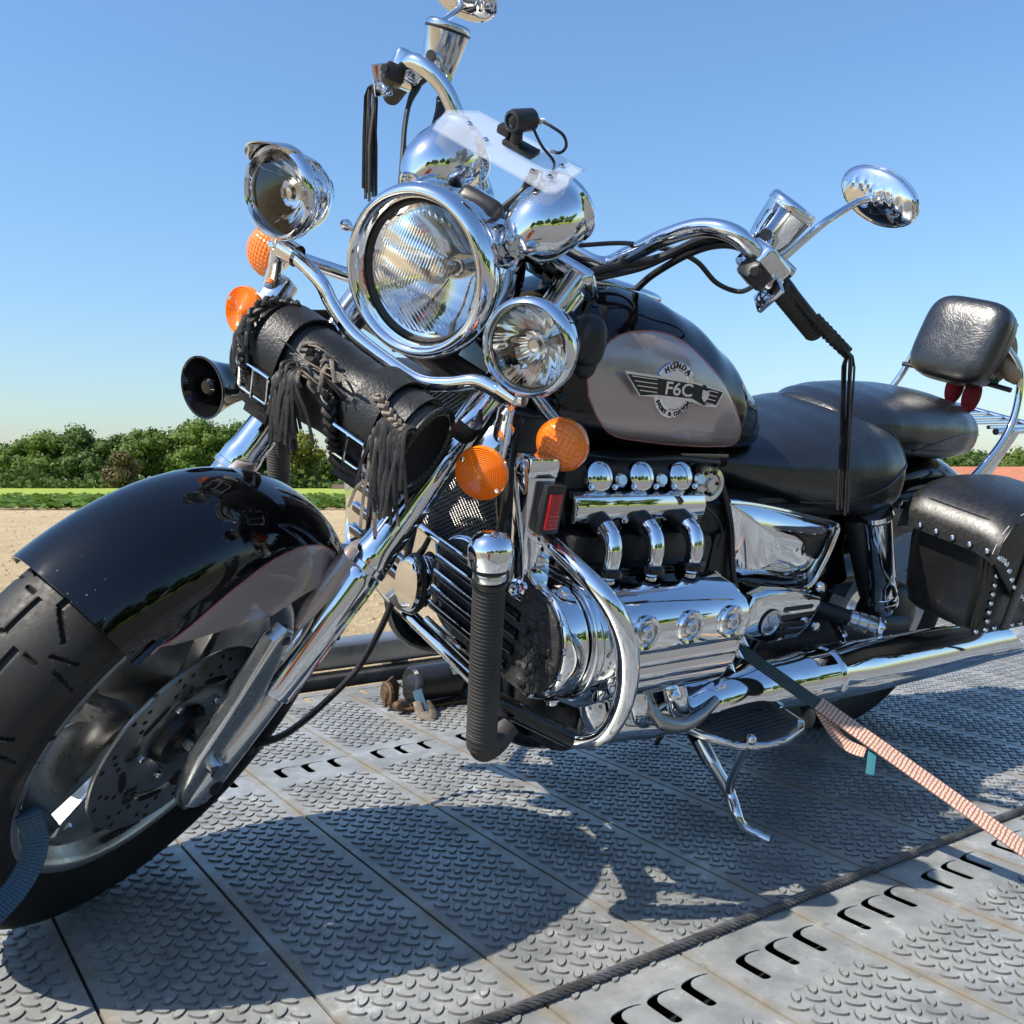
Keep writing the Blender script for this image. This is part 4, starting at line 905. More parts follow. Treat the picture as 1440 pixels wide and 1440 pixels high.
wi = [(-.079,.0128),(-.028,.0118),(.03,.0100),(.080,.0040),(.072,-.0125),(.046,-.0128),(.03,-.0078),(-.03,-.0075),(-.054,-.0100)]
P('emblem_field', prism(wi, .0008, EM@Matrix.Translation((0,0,.0064))), 'lettering_black', em)
ft = MB()
for k in range(4):
    y0 = .0085-.0050*k
    ft.merge(box((.040-.004*k,.0010,.0008), EM@Matrix.Translation((-.053+.003*k,y0+.002,.0071))@Matrix.Rotation(-.02,4,'Z'))); ft.merge(box((.018-.001*k,.0010,.0008), EM@Matrix.Translation((.064-.0015*k,y0-.005,.0071))@Matrix.Rotation(-.09,4,'Z')))
P('emblem_feathers', ft, 'chrome', em)
P('emblem_letters', textmesh('F6C', .0215, .0006, EM@Matrix.Translation((.004,.0010,.0073))@Matrix.Scale(1.30,4,(1,0,0)), bold=.0003), 'chrome', em, 0)
P('emblem_shield', prism([(-.006,.007),(0,.0055),(.006,.007),(.0055,-.003),(0,-.008),(-.0055,-.003)], .001, EM@Matrix.Translation((.050,-.0025,.0072)), .0003, 1), 'chrome', em)
def arc_text(s, r, a0, step, size, flip=1):
    b = MB()
    for i, ch in enumerate(s):
        if ch == ' ': continue
        a = a0+step*i; M = EM@Matrix.Translation((.003,0,0))@Matrix.Rotation(a,4,'Z')@Matrix.Translation((0,r*flip,.0022)); b.merge(textmesh(ch, size, .0004, M, bold=.0002))
    return b
P('emblem_name', arc_text('HONDA', .0285, radians(38), radians(-19), .0098), 'lettering_black', em, 0)
P('emblem_motto', arc_text('SPORT & CUSTOM', .0290, radians(-58), radians(9), .0068, -1), 'lettering_black', em, 0)
# ---- seats
SEAT = [(-.955,.060,.725,.705,.68),(-.985,.098,.735,.702,.655),(-1.04,.130,.750,.700,.640),(-1.11,.162,.768,.697,.628),(-1.19,.190,.788,.694,.615),(-1.27,.208,.806,.692,.602),(-1.35,.215,.821,.690,.596),(-1.41,.208,.822,.690,.600),(-1.455,.182,.804,.690,.614),(-1.485,.126,.774,.692,.638),(-1.495,.055,.742,.695,.660)]
sb = body_loft(SEAT, 2.35, 60, 72, 2.5)
st_ = P('rider_seat', sb, 'seat_leather', None, 70)
def seam(tab, p, pts, side, off=.0008, pb=None): return [V((f, side*(surf_l(tab, f, u, p, pb)+off), u)) for f, u in pts]
sm = [V((a,b_,0)) for a, b_ in [(-1.16,.650),(-1.25,.664),(-1.33,.690),(-1.40,.728),(-1.435,.745),(-1.432,.768),(-1.415,.788),(-1.385,.802)]]
for s in (1,-1): P('seat_piping', tube(seam(SEAT,2.35,[(q.x,q.y) for q in spline(sm,5)],s,.0006,2.5), .0022, 8), 'seat_leather', st_)
PSEAT = [(-1.305,.05,.805,.785,.74),(-1.325,.095,.826,.785,.735),(-1.37,.126,.842,.785,.73),(-1.44,.146,.853,.785,.724),(-1.52,.152,.860,.785,.718),(-1.62,.151,.863,.785,.714),(-1.71,.146,.859,.782,.712),(-1.78,.134,.850,.78,.718),(-1.82,.112,.834,.778,.730),(-1.838,.06,.812,.776,.75)]
ps = P('passenger_seat', body_loft(PSEAT, 2.4, 56, 64, 2.6), 'seat_leather', None, 70)
for s in (1,-1): P('seat_piping', tube(seam(PSEAT,2.4,[(q.x,q.y) for q in spline([V((-1.83,.785,0)),V((-1.76,.792,0)),V((-1.68,.79,0)),V((-1.60,.775,0)),V((-1.52,.75,0))],5)],s,.0005,2.6), .0018, 8), 'seat_leather', ps)
bd = V((.96,0,.24)); BM = fmat(V((-1.80,.014,.985)), bd)
bk_ = P('backrest', sellip((0,0,0), (.101,.099,.042), .62, .50, BM, 64, 40), 'seat_leather', None, 70)
P('backrest_shell', sellip((0,0,-.022), (.098,.096,.024), .35, .50, BM, 56, 24), 'seat_leather', bk_, 70)
pp = []
for k in range(65):
    a = 2*pi*k/64; sp_ = lambda x: math.copysign(abs(x)**.52, x); pp.append(BM@V((.0995*sp_(cos(a)), .0975*sp_(sin(a)), -.010)))
P('backrest_piping', tube(pp, .0026, 8), 'seat_leather', bk_)
for s in (1,-1):
    P('sissy_bar', tube(spline([(-1.66,.165*s,.64),(-1.76,.168*s,.71),(-1.84,.165*s,.80),(-1.872,.15*s,.88),(-1.868,.13*s,.95),(-1.84,.09*s,1.0)],6), .0085, 14), 'chrome')
P('pad_bracket', tube([V((-1.845,-.14,.90)), V((-1.84,0,.905)), V((-1.845,.14,.90))], .006, 10), 'satin_black')
# luggage rack
rk = P('luggage_rack', tube(fillet([V((-1.86,-.13,.80)), V((-2.10,-.13,.812)), V((-2.10,.13,.812)), V((-1.86,.13,.80))], .04), .008, 12), 'chrome')
for k in range(6): P('rack_slat', tube([V((-1.88,-.10+.04*k,.803)), V((-2.095,-.10+.04*k,.813))], .005, 8), 'chrome', rk)
for s in (1,-1): P('rack_stay', prism([(-1.90,.81),(-1.93,.81),(-1.86,.70),(-1.80,.66),(-1.79,.69)], .006, Matrix(((1,0,0,0),(0,0,1,.15*s),(0,1,0,0),(0,0,0,1))), .002), 'chrome', rk)
P('rack_plug', lathe([(.006,-.02),(.008,-.016),(.008,0)], fmat(V((-2.09,.13,.805)), Z), 12), 'satin_black', rk)
# ---- rear fender and wheel
rf_ = []
for i in range(41):
    th = radians(12+150*i/40); row = []
    for j in range(25):
        t = -1+2*j/24; a = abs(t); l = .115*math.sin(min(1, a/.62)*pi/2)*math.copysign(1, t); r = .395-.045*(1-cos(min(1,a/.62)*pi/2)) - max(0, a-.62)/.38*.13
        row.append(V((-1.69-r*cos(th), l, .335+r*sin(th))))
    rf_.append(row)
P('rear_fender', solid(loft(rf_, False), .003), 'black_paint', None, 60)
RW = Matrix.Translation((-1.69,0,.325))
rw = P('rear_wheel', lathe([(.20,-.07),(.21,-.078),(.216,-.08),(.216,-.06),(.19,-.04),(.19,.04),(.216,.06),(.216,.08),(.21,.078),(.20,.07),(.05,.03),(.05,-.03)], RW@Matrix.Rotation(-pi/2,4,'X'), 64, True), 'wheel_alloy')
P('tyre', tyre(.325,.180,.212,gr,360,40).xf(RW), 'tyre_rubber', rw)
# ---- engine
def fbox(f0, f1, l0, l1, u0, u1, bev=.006): return box((abs(f1-f0),abs(l1-l0),abs(u1-u0)), Matrix.Translation(((f0+f1)/2,(l0+l1)/2,(u0+u1)/2)), bev, 2)
eng = P('engine_block', fbox(-.56,-.88,-.22,.22,.37,.62,.02).merge(fbox(-.54,-.84,-.16,.16,.60,.74,.02)).merge(fbox(-.86,-1.05,-.17,.17,.24,.66,.02)), 'satin_black')
P('oil_pan', fbox(-.64,-.88,-.12,.12,.20,.39,.02), 'satin_black', eng)
M_fu = Matrix(((0,0,1,0),(1,0,0,0),(0,1,0,0),(0,0,0,1)))      # prism xy -> (l,u), thickness along f
for s in (1,-1):
    prof = [(.245,.585),(.300,.590),(.346,.588),(.371,.578),(.385,.566),(.390,.548),(.389,.522),(.386,.512),(.381,.509),(.384,.503),(.386,.496),(.384,.489),(.379,.485),(.382,.479),(.383,.471),(.379,.463),(.372,.459),(.374,.452),(.370,.443),(.362,.432),(.340,.410),(.315,.394),(.275,.382),(.235,.380)]
    M = Matrix.Translation((-.668,0,0))@M_fu
    hcv = prism([(a*s,b_) for a, b_ in prof], .262, M, .012, 4)
    hd = P('cylinder_head_cover', hcv, 'chrome', eng, 45)
    for k in range(3):
        f = -.572-.088*k; p = V((f,.3885*s,.549)); nrm_ = V((0,s,.10)).normalized()
        P('bolt_cup', lathe([(.0245,-.005),(.0258,.003),(.0235,.0065),(.0195,.005),(.0175,-.001),(.0,-.001)], fmat(p, nrm_), 36), 'chrome', hd if False else eng)
        P('cover_bolt', lathe([(.0125,-.001),(.0125,.006),(.0095,.009),(.0055,.009),(.005,.005),(0,.005)], fmat(p, nrm_), 24), 'chrome_worn', eng)
    for k in range(2): P('cover_bolt', lathe([(.013,-.012),(.0145,.004),(.012,.008),(.008,.008),(.006,.003),(0,.003)], fmat(V((-.60-.115*k,.345*s,.405)), V((0,.7*s,-.7))), 24), 'chrome', eng)
    P('cylinder_bank', fbox(-.535,-.80,.19*s,.25*s,.37,.64,.01), 'satin_black', eng)
    # fins of the cylinder bank, under the intake pipes
    fn_ = MB()
    for k in range(3): fn_.merge(fbox(-.535,-.80,.20*s,.275*s,.585,.597,.002)) if k == 0 else None
    P('head_ledge', fn_, 'black_enamel', eng)
    for k in range(3):
        f = -.573-.0855*k; pth = [V((f,.291*s,.592)), V((f,.293*s,.612)), V((f-.001,.290*s,.632)), V((f-.002,.279*s,.648)), V((f-.002,.262*s,.657))]; P('intake_boot', tube([V((f-.002,.264*s,.656)), V((f-.002,.24*s,.662)), V((f-.002,.19*s,.668))], [.0165,.018,.018], 16), 'satin_black', eng)
        P('intake_pipe', tube(spline(pth, 6), [.0125,.0155], 20), 'chrome', eng)
        P('pipe_flange', lathe([(.021,0),(.021,.008),(.017,.012)], fmat(V((f,.293*s,.594)), V((0,-.2*s,1))), 24), 'black_enamel', eng)
        P('intake_runner_block', fbox(f-.031,f-.056,.16*s,.245*s,.60,.69,.006), 'black_enamel', eng)
    # carburettor row: bodies, chrome caps and the long chrome strip
    P('carburettor_row', fbox(-.53,-.80,.12*s,.205*s,.665,.735,.012), 'satin_black', eng)
    for k in range(3):
        f = -.586-.0855*k; d = V((.10,.86*s,.42)); M = fmat(V((f,.214*s,.720)), d)
        P('carburettor_cap', lathe([(.020,-.03),(.0235,-.012),(.0240,0),(.0225,.005),(.017,.009),(0,.0105)], M, 32), 'chrome', eng)
        P('carburettor_lug', lathe([(.011,-.02),(.011,.006),(.008,.010),(0,.010)], fmat(V((f-.042,.215*s,.714)), d), 20), 'chrome_worn', eng)
        P('cap_screw', bolt(V((f+.024,.228*s,.708)), d, .0045, .006).merge(bolt(V((f-.023,.228*s,.708)), d, .0045, .006)), 'chrome', eng)
    strip_ = prism([(.212*s,.697),(.228*s,.7005),(.240*s,.696),(.2475*s,.683),(.2475*s,.668),(.243*s,.658),(.236*s,.655),(.236*s,.690),(.212*s,.692)], .268, Matrix.Translation((-.664,0,0))@M_fu, .0016, 2)
    ss = P('chrome_strip', strip_, 'chrome', eng); P('strip_screw', bolt(V((-.625,.2475*s,.663)), Y*s, .006, .005).merge(bolt(V((-.775,.2475*s,.663)), Y*s, .006, .005)), 'chrome', eng)
P('ignition_lock', lathe([(.028,-.03),(.030,0),(.0285,.008),(.020,.010),(.0185,.006),(.011,.006),(.010,.012),(0,.012)], fmat(bl(995,680,.20), V((.1,.97,.1))), 40), 'chrome_worn', eng)
lk_ = MB()
for k in range(6): a = 2*pi*k/6; c_ = bl(995,680,.211); lk_.merge(bolt(c_+X*(.021*cos(a))+Z*(.021*sin(a)), Y, .004, .004))
P('lock_screws', lk_, 'satin_black', eng)
# front cover: stadium-shaped casing, chrome flank at the left end, black ribbed face
def stadium(l0, l1, c, r, n=18): return [(l1+r*sin(a), c+r*cos(a)) for a in [pi*k/n for k in range(n+1)]] + [(l0-r*sin(a), c-r*cos(a)) for a in [pi*k/n for k in range(n+1)]]
def casing(name, f0, f1, l1, r, material, bev, c=.503, l0=.10):
    rings = []; m_ = 6; f0, f1 = max(f0,f1), min(f0,f1)
    prof = [(bev*(1-sin(pi/2*k/m_)), f0-bev*(1-cos(pi/2*k/m_))) for k in range(m_+1)] + [(bev*(1-cos(pi/2*k/m_)), f1+bev*(1-sin(pi/2*k/m_))) for k in range(m_+1)]
    for off, f in prof: rings.append([V((f, l, u)) for l, u in stadium(l0, l1, c, r-off, 40)])
    return P(name, loft(rings), material, eng, 40)
casing('front_casing', -.452, -.498, .288, .084, 'chrome', .010); casing('casing_flange', -.500, -.512, .290, .090, 'chrome', .003)
casing('rear_casing', -.514, -.548, .294, .080, 'chrome', .010); casing('casing_collar', -.55, -.60, .286, .060, 'satin_black', .006)
casing('casing_face', -.446, -.4515, .286, .076, 'soot_black', .002)
for k in range(5):
    u = .556-.0265*k; w_ = sqrt(max(.0001, .072**2-(u-.503)**2)); l1 = .262+w_*.55
    P('face_rib', tube([V((-.446,.045,u)), V((-.446,.225,u)), V((-.447,l1-.03,u))], .0088, 12, flat=(1,.9)), 'black_enamel', eng)
    P('rib_chrome', tube([V((-.4395,.045,u+.0075)), V((-.4395,.165,u+.0075)), V((-.4425,.21,u+.006))], [.0028,.0026,.0008], 8), 'chrome', eng)
    P('rib_knuckle', sellip((-.444,.222,u), (.007,.016,.010), .7, .7, None, 16, 10), 'soot_black', eng)
rn = random.Random(12)
sct = MB()
for k in range(34):
    a = rn.uniform(-1.4,1.4); r = .07*sqrt(rn.random()); sct.merge(sellip((-.447,.282+r*cos(a),.503+r*sin(a)), (rn.uniform(.004,.009),rn.uniform(.004,.013),rn.uniform(.003,.009)), .7, .7, None, 10, 6))
P('face_scuffs', sct, 'soot_black', eng)
for p in (V((-.474,.316,.584)), V((-.474,.338,.432))): P('casing_bolt', bolt(p, V((.0,.4,1 if p.z > .5 else -1)), .011, .008), 'chrome', eng)
# ---- radiator with expanded-metal guard and chrome surround
rad = P('radiator', fbox(-.475,-.52,-.20,.165,.54,.79,.006), 'radiator_black')
P('radiator_frame', fbox(-.455,-.50,.160,.176,.535,.795,.003).merge(fbox(-.455,-.50,-.215,-.20,.50,.795,.003)).merge(fbox(-.455,-.50,-.21,.172,.786,.80,.003)), 'satin_black', rad)
wr = MB(); 
def clipseg(a, c):
    return a, c
n1 = 34
for k in range(0, 100):
    for sg in (1,-1):
        # diagonals of the diamond guard
        l_a = -.60+k*.0120; pts = []
        for t in range(2):
            pass
        u0, u1 = .545, .785; dl = sg*(u1-u0)*1.5; la, lb = l_a, l_a+dl
        t0, t1 = 0., 1.
        for lim, sgn in ((-.198,1),(.158,-1)):
            da, db = (la-lim)*sgn, (lb-lim)*sgn
            if da < 0 and db < 0: t0 = 2; break
            if da < 0: t0 = max(t0, da/(da-db))
            if db < 0: t1 = min(t1, da/(da-db))
        if t0 < t1: wr.merge(tube([V((-.461+.0012*sg,la+(lb-la)*t0,u0+(u1-u0)*t0)), V((-.461+.0012*sg,la+(lb-la)*t1,u0+(u1-u0)*t1))], .0007, 4))
P('radiator_guard', wr, 'guard_steel', rad, 0)
cores = MB()
for k in range(16): cores.merge(fbox(-.472,-.478,-.195,.155,.548+k*.0152,.552+k*.0152,0))
P('radiator_fins', cores, 'radiator_black', rad)
# chrome louvred apron below and to the right of the radiator
apr = P('chrome_apron', prism([(-.205,.430),(-.205,.735),(-.26,.738),(-.300,.70),(-.322,.64),(-.318,.50),(-.28,.435)], .006, Matrix.Translation((-.458,0,0))@M_fu, .002, 2), 'chrome', rad)
P('chrome_apron', prism([(-.204,.395),(-.07,.385),(-.03,.395),(.02,.49),(.05,.52),(.05,.552),(-.10,.558),(-.204,.572)], .006, Matrix.Translation((-.4585,0,0))@M_fu, .002, 2), 'chrome', rad)
P('apron_lip', tube(spline([V((-.452,-.20,.575)), V((-.452,-.10,.560)), V((-.452,.03,.552)), V((-.452,.16,.556))],6), .007, 12), 'chrome', rad)
for k in range(5):
    for q in range(2):
        u = .630-.043*k if q == 0 else .612-.043*k; l0, l1 = (-.285,-.22) if q == 0 else (-.19,-.075); u = u if q == 0 else .53-.030*k
        if q == 1 and k > 3: continue
        sl2 = prism(stadium(l0+.007,l1-.007,u,.0075,8), .003, Matrix.Translation((-.4545,0,0))@M_fu, .001, 1); P('louvre_slot', sl2, 'dark_void' if (k+q) % 2 == 9 else 'black_enamel', rad)
        P('louvre_lip', tube([V((-.452,l0,u+.0075)), V((-.452,(l0+l1)/2,u+.009)), V((-.452,l1,u+.0075))], .0028, 8), 'chrome', rad)
ov = P('oval_cap', prism([(.036*cos(a),.048*sin(a)) for a in [2*pi*k/36 for k in range(36)]], .03, Matrix.Translation((-.440,-.012,.462))@M_fu, .008, 4), 'chrome', rad)
P('oval_lip', tube([V((-.440,-.012+.037*cos(a),.462+.049*sin(a))) for a in [2*pi*k/40 for k in range(41)]], .004, 8), 'satin_black', rad)
# lower frame tube seen under the engine
for s in (1,-1):
    fr = P('frame_tube', tube(spline([V((-.47,.10*s,.78)), V((-.475,.175*s,.60)), V((-.50,.185*s,.40)), V((-.56,.18*s,.27)), V((-.75,.17*s,.235)), V((-1.0,.17*s,.25)), V((-1.12,.16*s,.34)), V((-1.16,.15*s,.55))],6), .018, 14), 'black_enamel')
P('frame_backbone', tube(spline([V((-.46,0,.93)), V((-.55,0,.86)), V((-.9,0,.76)), V((-1.3,0,.68)), V((-1.75,0,.64))],6), .03, 14), 'black_enamel')
P('steering_head', lathe([(.03,0),(.034,.01),(.034,.17),(.03,.18)], fmat(V((-.40,0,.85)), AX), 24), 'satin_black')
P('lower_tube', tube([bf(520,800,-.49), bf(548,838,-.495), bf(660,946,-.50), bf(700,985,-.50)], .013, 16), 'chrome')
P('skid_bar', tube([bf(600,870,-.47), bf(690,955,-.47)], .006, 10), 'chrome_worn')
P('under_tank_rail', fbox(-.50,-.95,.10,.145,.712,.74,.008).merge(fbox(-.50,-.95,-.145,-.10,.712,.74,.008)), 'black_enamel')
# ---- vertical chrome strip with the red reflector
vp = bl(745,650,.26); 
for s in (1,-1):
    gp_ = P('chrome_upright', box((.046,.034,.200), Matrix.Translation((-.440,.262*s,.660))@Matrix.Rotation(radians(9),4,'Y'), .003, 2), 'chrome')
    P('upright_head', box((.052,.038,.030), Matrix.Translation((-.428,.262*s,.752)), .006, 2), 'chrome', gp_)
    P('reflector_body', box((.034,.020,.070), Matrix.Translation((-.441,.288*s,.700)), .003, 2), 'black_plastic', gp_)
    P('red_reflector', box((.021,.006,.050), Matrix.Translation((-.440,.2985*s,.698)), .0015, 2), 'red_plastic', gp_)
    rb = MB()
    for k in range(8): rb.merge(box((.019,.001,.0012), Matrix.Translation((-.440,.3017*s,.677+k*.006))))
    P('reflector_ribs', rb, 'red_plastic', gp_)
    P('upright_ring', lathe([(.010,-.006),(.0135,-.004),(.0135,.004),(.010,.006)], fmat(V((-.428,.272*s,.578)), V((1,.4*s,0))), 24, True), 'chrome', gp_)
    P('upright_bolt', bolt(V((-.462,.285*s,.640)), V((.3,1*s,0)), .011, .009), 'chrome', gp_)
# ---- engine guard with rubber-wrapped peg
for s in (1,-1):
    g_ = [V((-.47,.22,.66)), V((-.455,.29,.650)), V((-.455,.36,.637)), V((-.475,.41,.607)), V((-.508,.424,.545)), V((-.525,.422,.47)), V((-.522,.405,.408)), V((-.505,.365,.378)), V((-.470,.33,.388)), V((-.43,.31,.408)), V((-.41,.30,.415))]
    g_ = [V((p.x,p.y*s,p.z)) for p in g_]
    n_ = len(spline(g_,7)); rr = [.0118+.0045*math.exp(-((i/n_-.40)/.16)**2) for i in range(n_)]
    gd_ = P('engine_guard', tube(spline(g_,7), rr, 20), 'chrome')
    P('guard_sleeve', tube([g_[-4], g_[-2], g_[-1], g_[-1]+V((.02,-.01*s,.002))], [.0135,.0150,.0165,.0165], 18), 'black_enamel', gd_)
    t0, t1 = V((-.318,.35*s,.628)), V((-.352,.352*s,.400))
    hz = []; L = (t1-t0).length
    n_ = 110
    path = [t0.lerp(t1, k/90) for k in range(91)] + [t1+V((-.006*k,-.002*k*s,-.004*sin(k/20*pi))) if False else t1 for k in range(0)]
    e1 = spline([t1.lerp(t0,.06), t1, t1+V((-.010,-.004*s,-.018)), t1+V((-.034,-.012*s,-.016)), t1+V((-.055,-.02*s,.0))], 8)
    path = [t0.lerp(t1, k/120*.94) for k in range(120)] + e1
    rr = [(.0198+.0010*(k % 3 != 0)) if k < 132 else .0182 for k in range(len(path))]
    P('peg_grip', tube(path, rr, 24), 'rubber', gd_, 20)
    P('peg_band', lathe([(.0205,0),(.0215,.002),(.0215,.009),(.0205,.011)], fmat(t0+(t0-t1).normalized()*.004, t0-t1), 28), 'bright_steel', gd_)
    P('peg_neck', lathe([(.0225,0),(.0235,.003),(.0225,.007)], fmat(t0-(t0-t1).normalized()*.004, t0-t1), 28).merge(lathe([(.022,0),(.0235,.003),(.022,.008)], fmat(t0+(t0-t1).normalized()*.016, t0-t1), 28)), 'satin_black', gd_)
    P('peg_cap', lathe([(.021,.022),(.0275,.024),(.0290,.034),(.0285,.048),(.022,.060),(.010,.066),(0,.067)], fmat(t0, t0-t1), 36), 'chrome', gd_)
    P('peg_mount', tube([t1+V((-.04,-.02*s,.0)), g_[-1]+V((.0,-.02*s,-.01)), V((-.45,.24*s,.37))], [.018,.022,.02], 14), 'satin_black', gd_)
# ---- side covers
M_lo = lambda l: Matrix(((1,0,0,0),(0,0,1,l),(0,1,0,0),(0,0,0,1)))
for s in (1,-1):
    # bulged upper cover
    c0 = [(-.938,.660),(-1.00,.655),(-1.10,.640),(-1.20,.622),(-1.275,.606),(-1.282,.575),(-1.268,.52),(-1.245,.478),(-1.19,.472),(-1.10,.486),(-1.02,.503),(-.995,.52),(-.968,.575),(-.948,.63)]
    rg = spline([V((a,b_,0)) for a, b_ in c0+[c0[0]]], 5)[:-1]; cc = V((-1.11,.572,0))
    def cf(u, v):
        o_ = rg[int(u*len(rg)+.5) % len(rg)]; q = cc.lerp(o_, v); return V((q.x, s*(.176+.026*(1-v**3.2)), q.y))
    sc_ = P('side_cover', gridf(cf, len(rg), 20, True), 'chrome', None, 70)
    P('cover_rim', tube([cf(i/len(rg),1) for i in range(len(rg)+1)], .005, 8), 'chrome', sc_)
    P('cover_backing', prism(c0, .03, M_lo(s*.157), .004), 'black_enamel', sc_)
    c1 = [(-1.005,.497),(-1.04,.508),(-1.12,.500),(-1.205,.486),(-1.212,.465),(-1.195,.42),(-1.165,.397),(-1.08,.399),(-1.0,.412),(-.992,.44)]
    lc = P('lower_cover', prism(c1, .032, M_lo(s*.220), .011, 4), 'chrome', None, 50)
    P('cover_badge', lathe([(.026,0),(.026,.004),(.0225,.005),(.0225,.002),(0,.002)], fmat(V((-1.062,.2365*s,.443)), Y*s), 36), 'chrome_worn', lc)
    P('badge_ring', lathe([(.0255,.0005),(.0275,.0005),(.0275,.003),(.0255,.003)], fmat(V((-1.062,.2365*s,.443)), Y*s), 36, True), 'satin_black', lc)
    bt = MB(); 
    for a in (0,pi/2): bt.merge(box((.034,.006,.002), fmat(V((-1.062,.2395*s,.443)), Y*s)@Matrix.Rotation(a+.6,4,'Z')))
    P('badge_cross', bt, 'bright_steel', lc)
    for k in range(4): P('grille_slot', prism(stadium(-1.178+.006*k,-1.10+.002*k,.466-.0165*k,.0045,8), .0018, M_lo(s*.2364)), 'satin_black', lc)
    P('cover_stud', lathe([(.010,0),(.012,.006),(.008,.012),(0,.013)], fmat(V((-1.20,.225*s,.50)), V((0,s,.3))), 20), 'chrome', lc)
    # shock absorber
    s0, s1 = V((-1.385,.185*s,.625)), V((-1.525,.190*s,.395))
    sh = P('shock_absorber', lathe([(.026,0),(.031,.004),(.031,.155),(.029,.158),(.029,.20),(.030,.202),(.030,.225),(.024,.232),(.018,.262),(0,.262)], fmat(s0, s1-s0), 36), 'chrome')
    P('shock_rings', lathe([(.0305,.222),(.0315,.224),(.0315,.236),(.029,.238)], fmat(s0, s1-s0), 36, True).merge(lathe([(.0302,.206),(.0312,.207),(.0312,.211),(.0302,.212)], fmat(s0, s1-s0), 36, True)), 'chrome_worn', sh)
    P('shock_top', lathe([(.034,-.014),(.036,-.004),(.033,.002)], fmat(s0, s1-s0), 30), 'chrome', sh)
    P('shock_spring_sleeve', tube([s0+V((.025,-.03*s,-.01)), s1+V((.03,-.03*s,.04))], .024, 16), 'satin_black', sh)
    # passenger peg
    p0, p1 = V((-1.285,.165*s,.425)), V((-1.395,.262*s,.408))
    pg = P('passenger_peg', tube([p0, p0.lerp(p1,.55)], [.019,.017], 16), 'satin_black'); pdir = (p1-p0).normalized()
    P('peg_rubber', lathe([(.013,0),(.019,.006),(.020,.02),(.0175,.022),(.020,.024),(.020,.04),(.0175,.042),(.020,.044),(.020,.060),(.018,.064)], fmat(p0.lerp(p1,.50), pdir), 28), 'cast_alloy', pg)
    P('peg_end', lathe([(.0205,.0),(.022,.003),(.022,.010),(.019,.014),(0,.0155)], fmat(p0.lerp(p1,.50)+pdir*.064, pdir), 32), 'chrome', pg)
    P('peg_blade', box((.11,.012,.022), fmat(p0.lerp(p1,.45)+V((0,0,-.028)), V((0,0,1)), pdir) , .004), 'chrome', pg)
    P('peg_arm', tube([V((-1.20,.15*s,.47)), p0+V((.01,0,.01)), p0], [.022,.02,.02], 12), 'satin_black', pg)
    # exhaust: collector pipe and long slash-cut silencer
    e0, e1 = V((-1.165,.305*s,.357)), V((-1.80,.318*s,.366)); ed = (e1-e0)
    ex_ = P('exhaust_silencer', lathe([(.030,-.03),(.045,-.012),(.0525,0),(.0535,.004),(.0535,.012),(.0520,.016),(.0525,.10),(.050,.35),(.047,.52),(.0465,.525),(.0465,.531),(.046,.535),(.0445,.60)], fmat(e0, ed), 48), 'chrome', None, 50)
    # slash-cut tip
    x, y, z = frame(ed, Z); rings = []
    for t in (0,.5,1):
        rings.append([e0+z*(.598+.062*t*(1-.9*sin(a)) )+x*(.0445*cos(a))+y*(.0445*sin(a)) for a in [2*pi*k/40 for k in range(40)]])
    P('silencer_tip', loft(rings, True, False), 'chrome', ex_, 50)
    P('tip_face', loft([rings[-1], [p-z*.02-(p-(e0+z*.63)).normalized()*.012 for p in rings[-1]]], True, True), 'soot_black', ex_)
    P('collector_pipe', tube(spline([V((-.60,.30*s,.34)), V((-.75,.29*s,.325)), V((-.90,.295*s,.345)), V((-1.05,.30*s,.354)), V((-1.17,.305*s,.357))],6), [.026,.03,.04,.047,.050], 32), 'chrome', ex_, 50)
    for k in range(3): f = -.585-.088*k; P('header_pipe', tube(spline([V((f,.30*s,.40)), V((f-.01,.31*s,.365)), V((f-.05,.295*s,.335)), V((f-.10,.29*s,.33))],5), .021, 16), 'chrome', ex_)
    P('silencer_bracket', fbox(-1.20,-1.23,.185*s,.195*s,.38,.47,.002), 'satin_black', ex_)
    # floorboard
    fbm = [(-.80,.300),(-.815,.345),(-.85,.392),(-.90,.412),(-.95,.414),(-1.005,.402),(-1.028,.385),(-1.030,.345),(-.99,.302),(-.93,.292)]
    FBM = Matrix.Translation((-.915,0,.316))@Matrix.Rotation(radians(3),4,'Y')@Matrix.Translation((.915,0,0))
    fo = P('floorboard', prism([(a,b_*s) for a, b_ in fbm], .014, FBM, .004, 3), 'chrome_worn')
    cx, cy = -.915,.352
    P('floorboard_mat', prism([(cx+(a-cx)*.88,(cy+(b_-cy)*.84)*s) for a, b_ in fbm], .006, FBM@Matrix.Translation((0,0,.0085)), .002, 2), 'rubber', fo)
    rb = MB()
    for k in range(9): rb.merge(box((.16,.0035,.002), FBM@Matrix.Translation((-.917,s*(.312+k*.0095),.0125)), .0006))
    P('mat_ribs', rb, 'rubber', fo)
    P('floorboard_arm', tube([V((-.80,.20*s,.27)), V((-.83,.28*s,.295)), V((-.86,.32*s,.305))], .012, 12).merge(tube([V((-.98,.19*s,.27)), V((-.97,.30*s,.298))], .012, 12)), 'satin_black', fo)
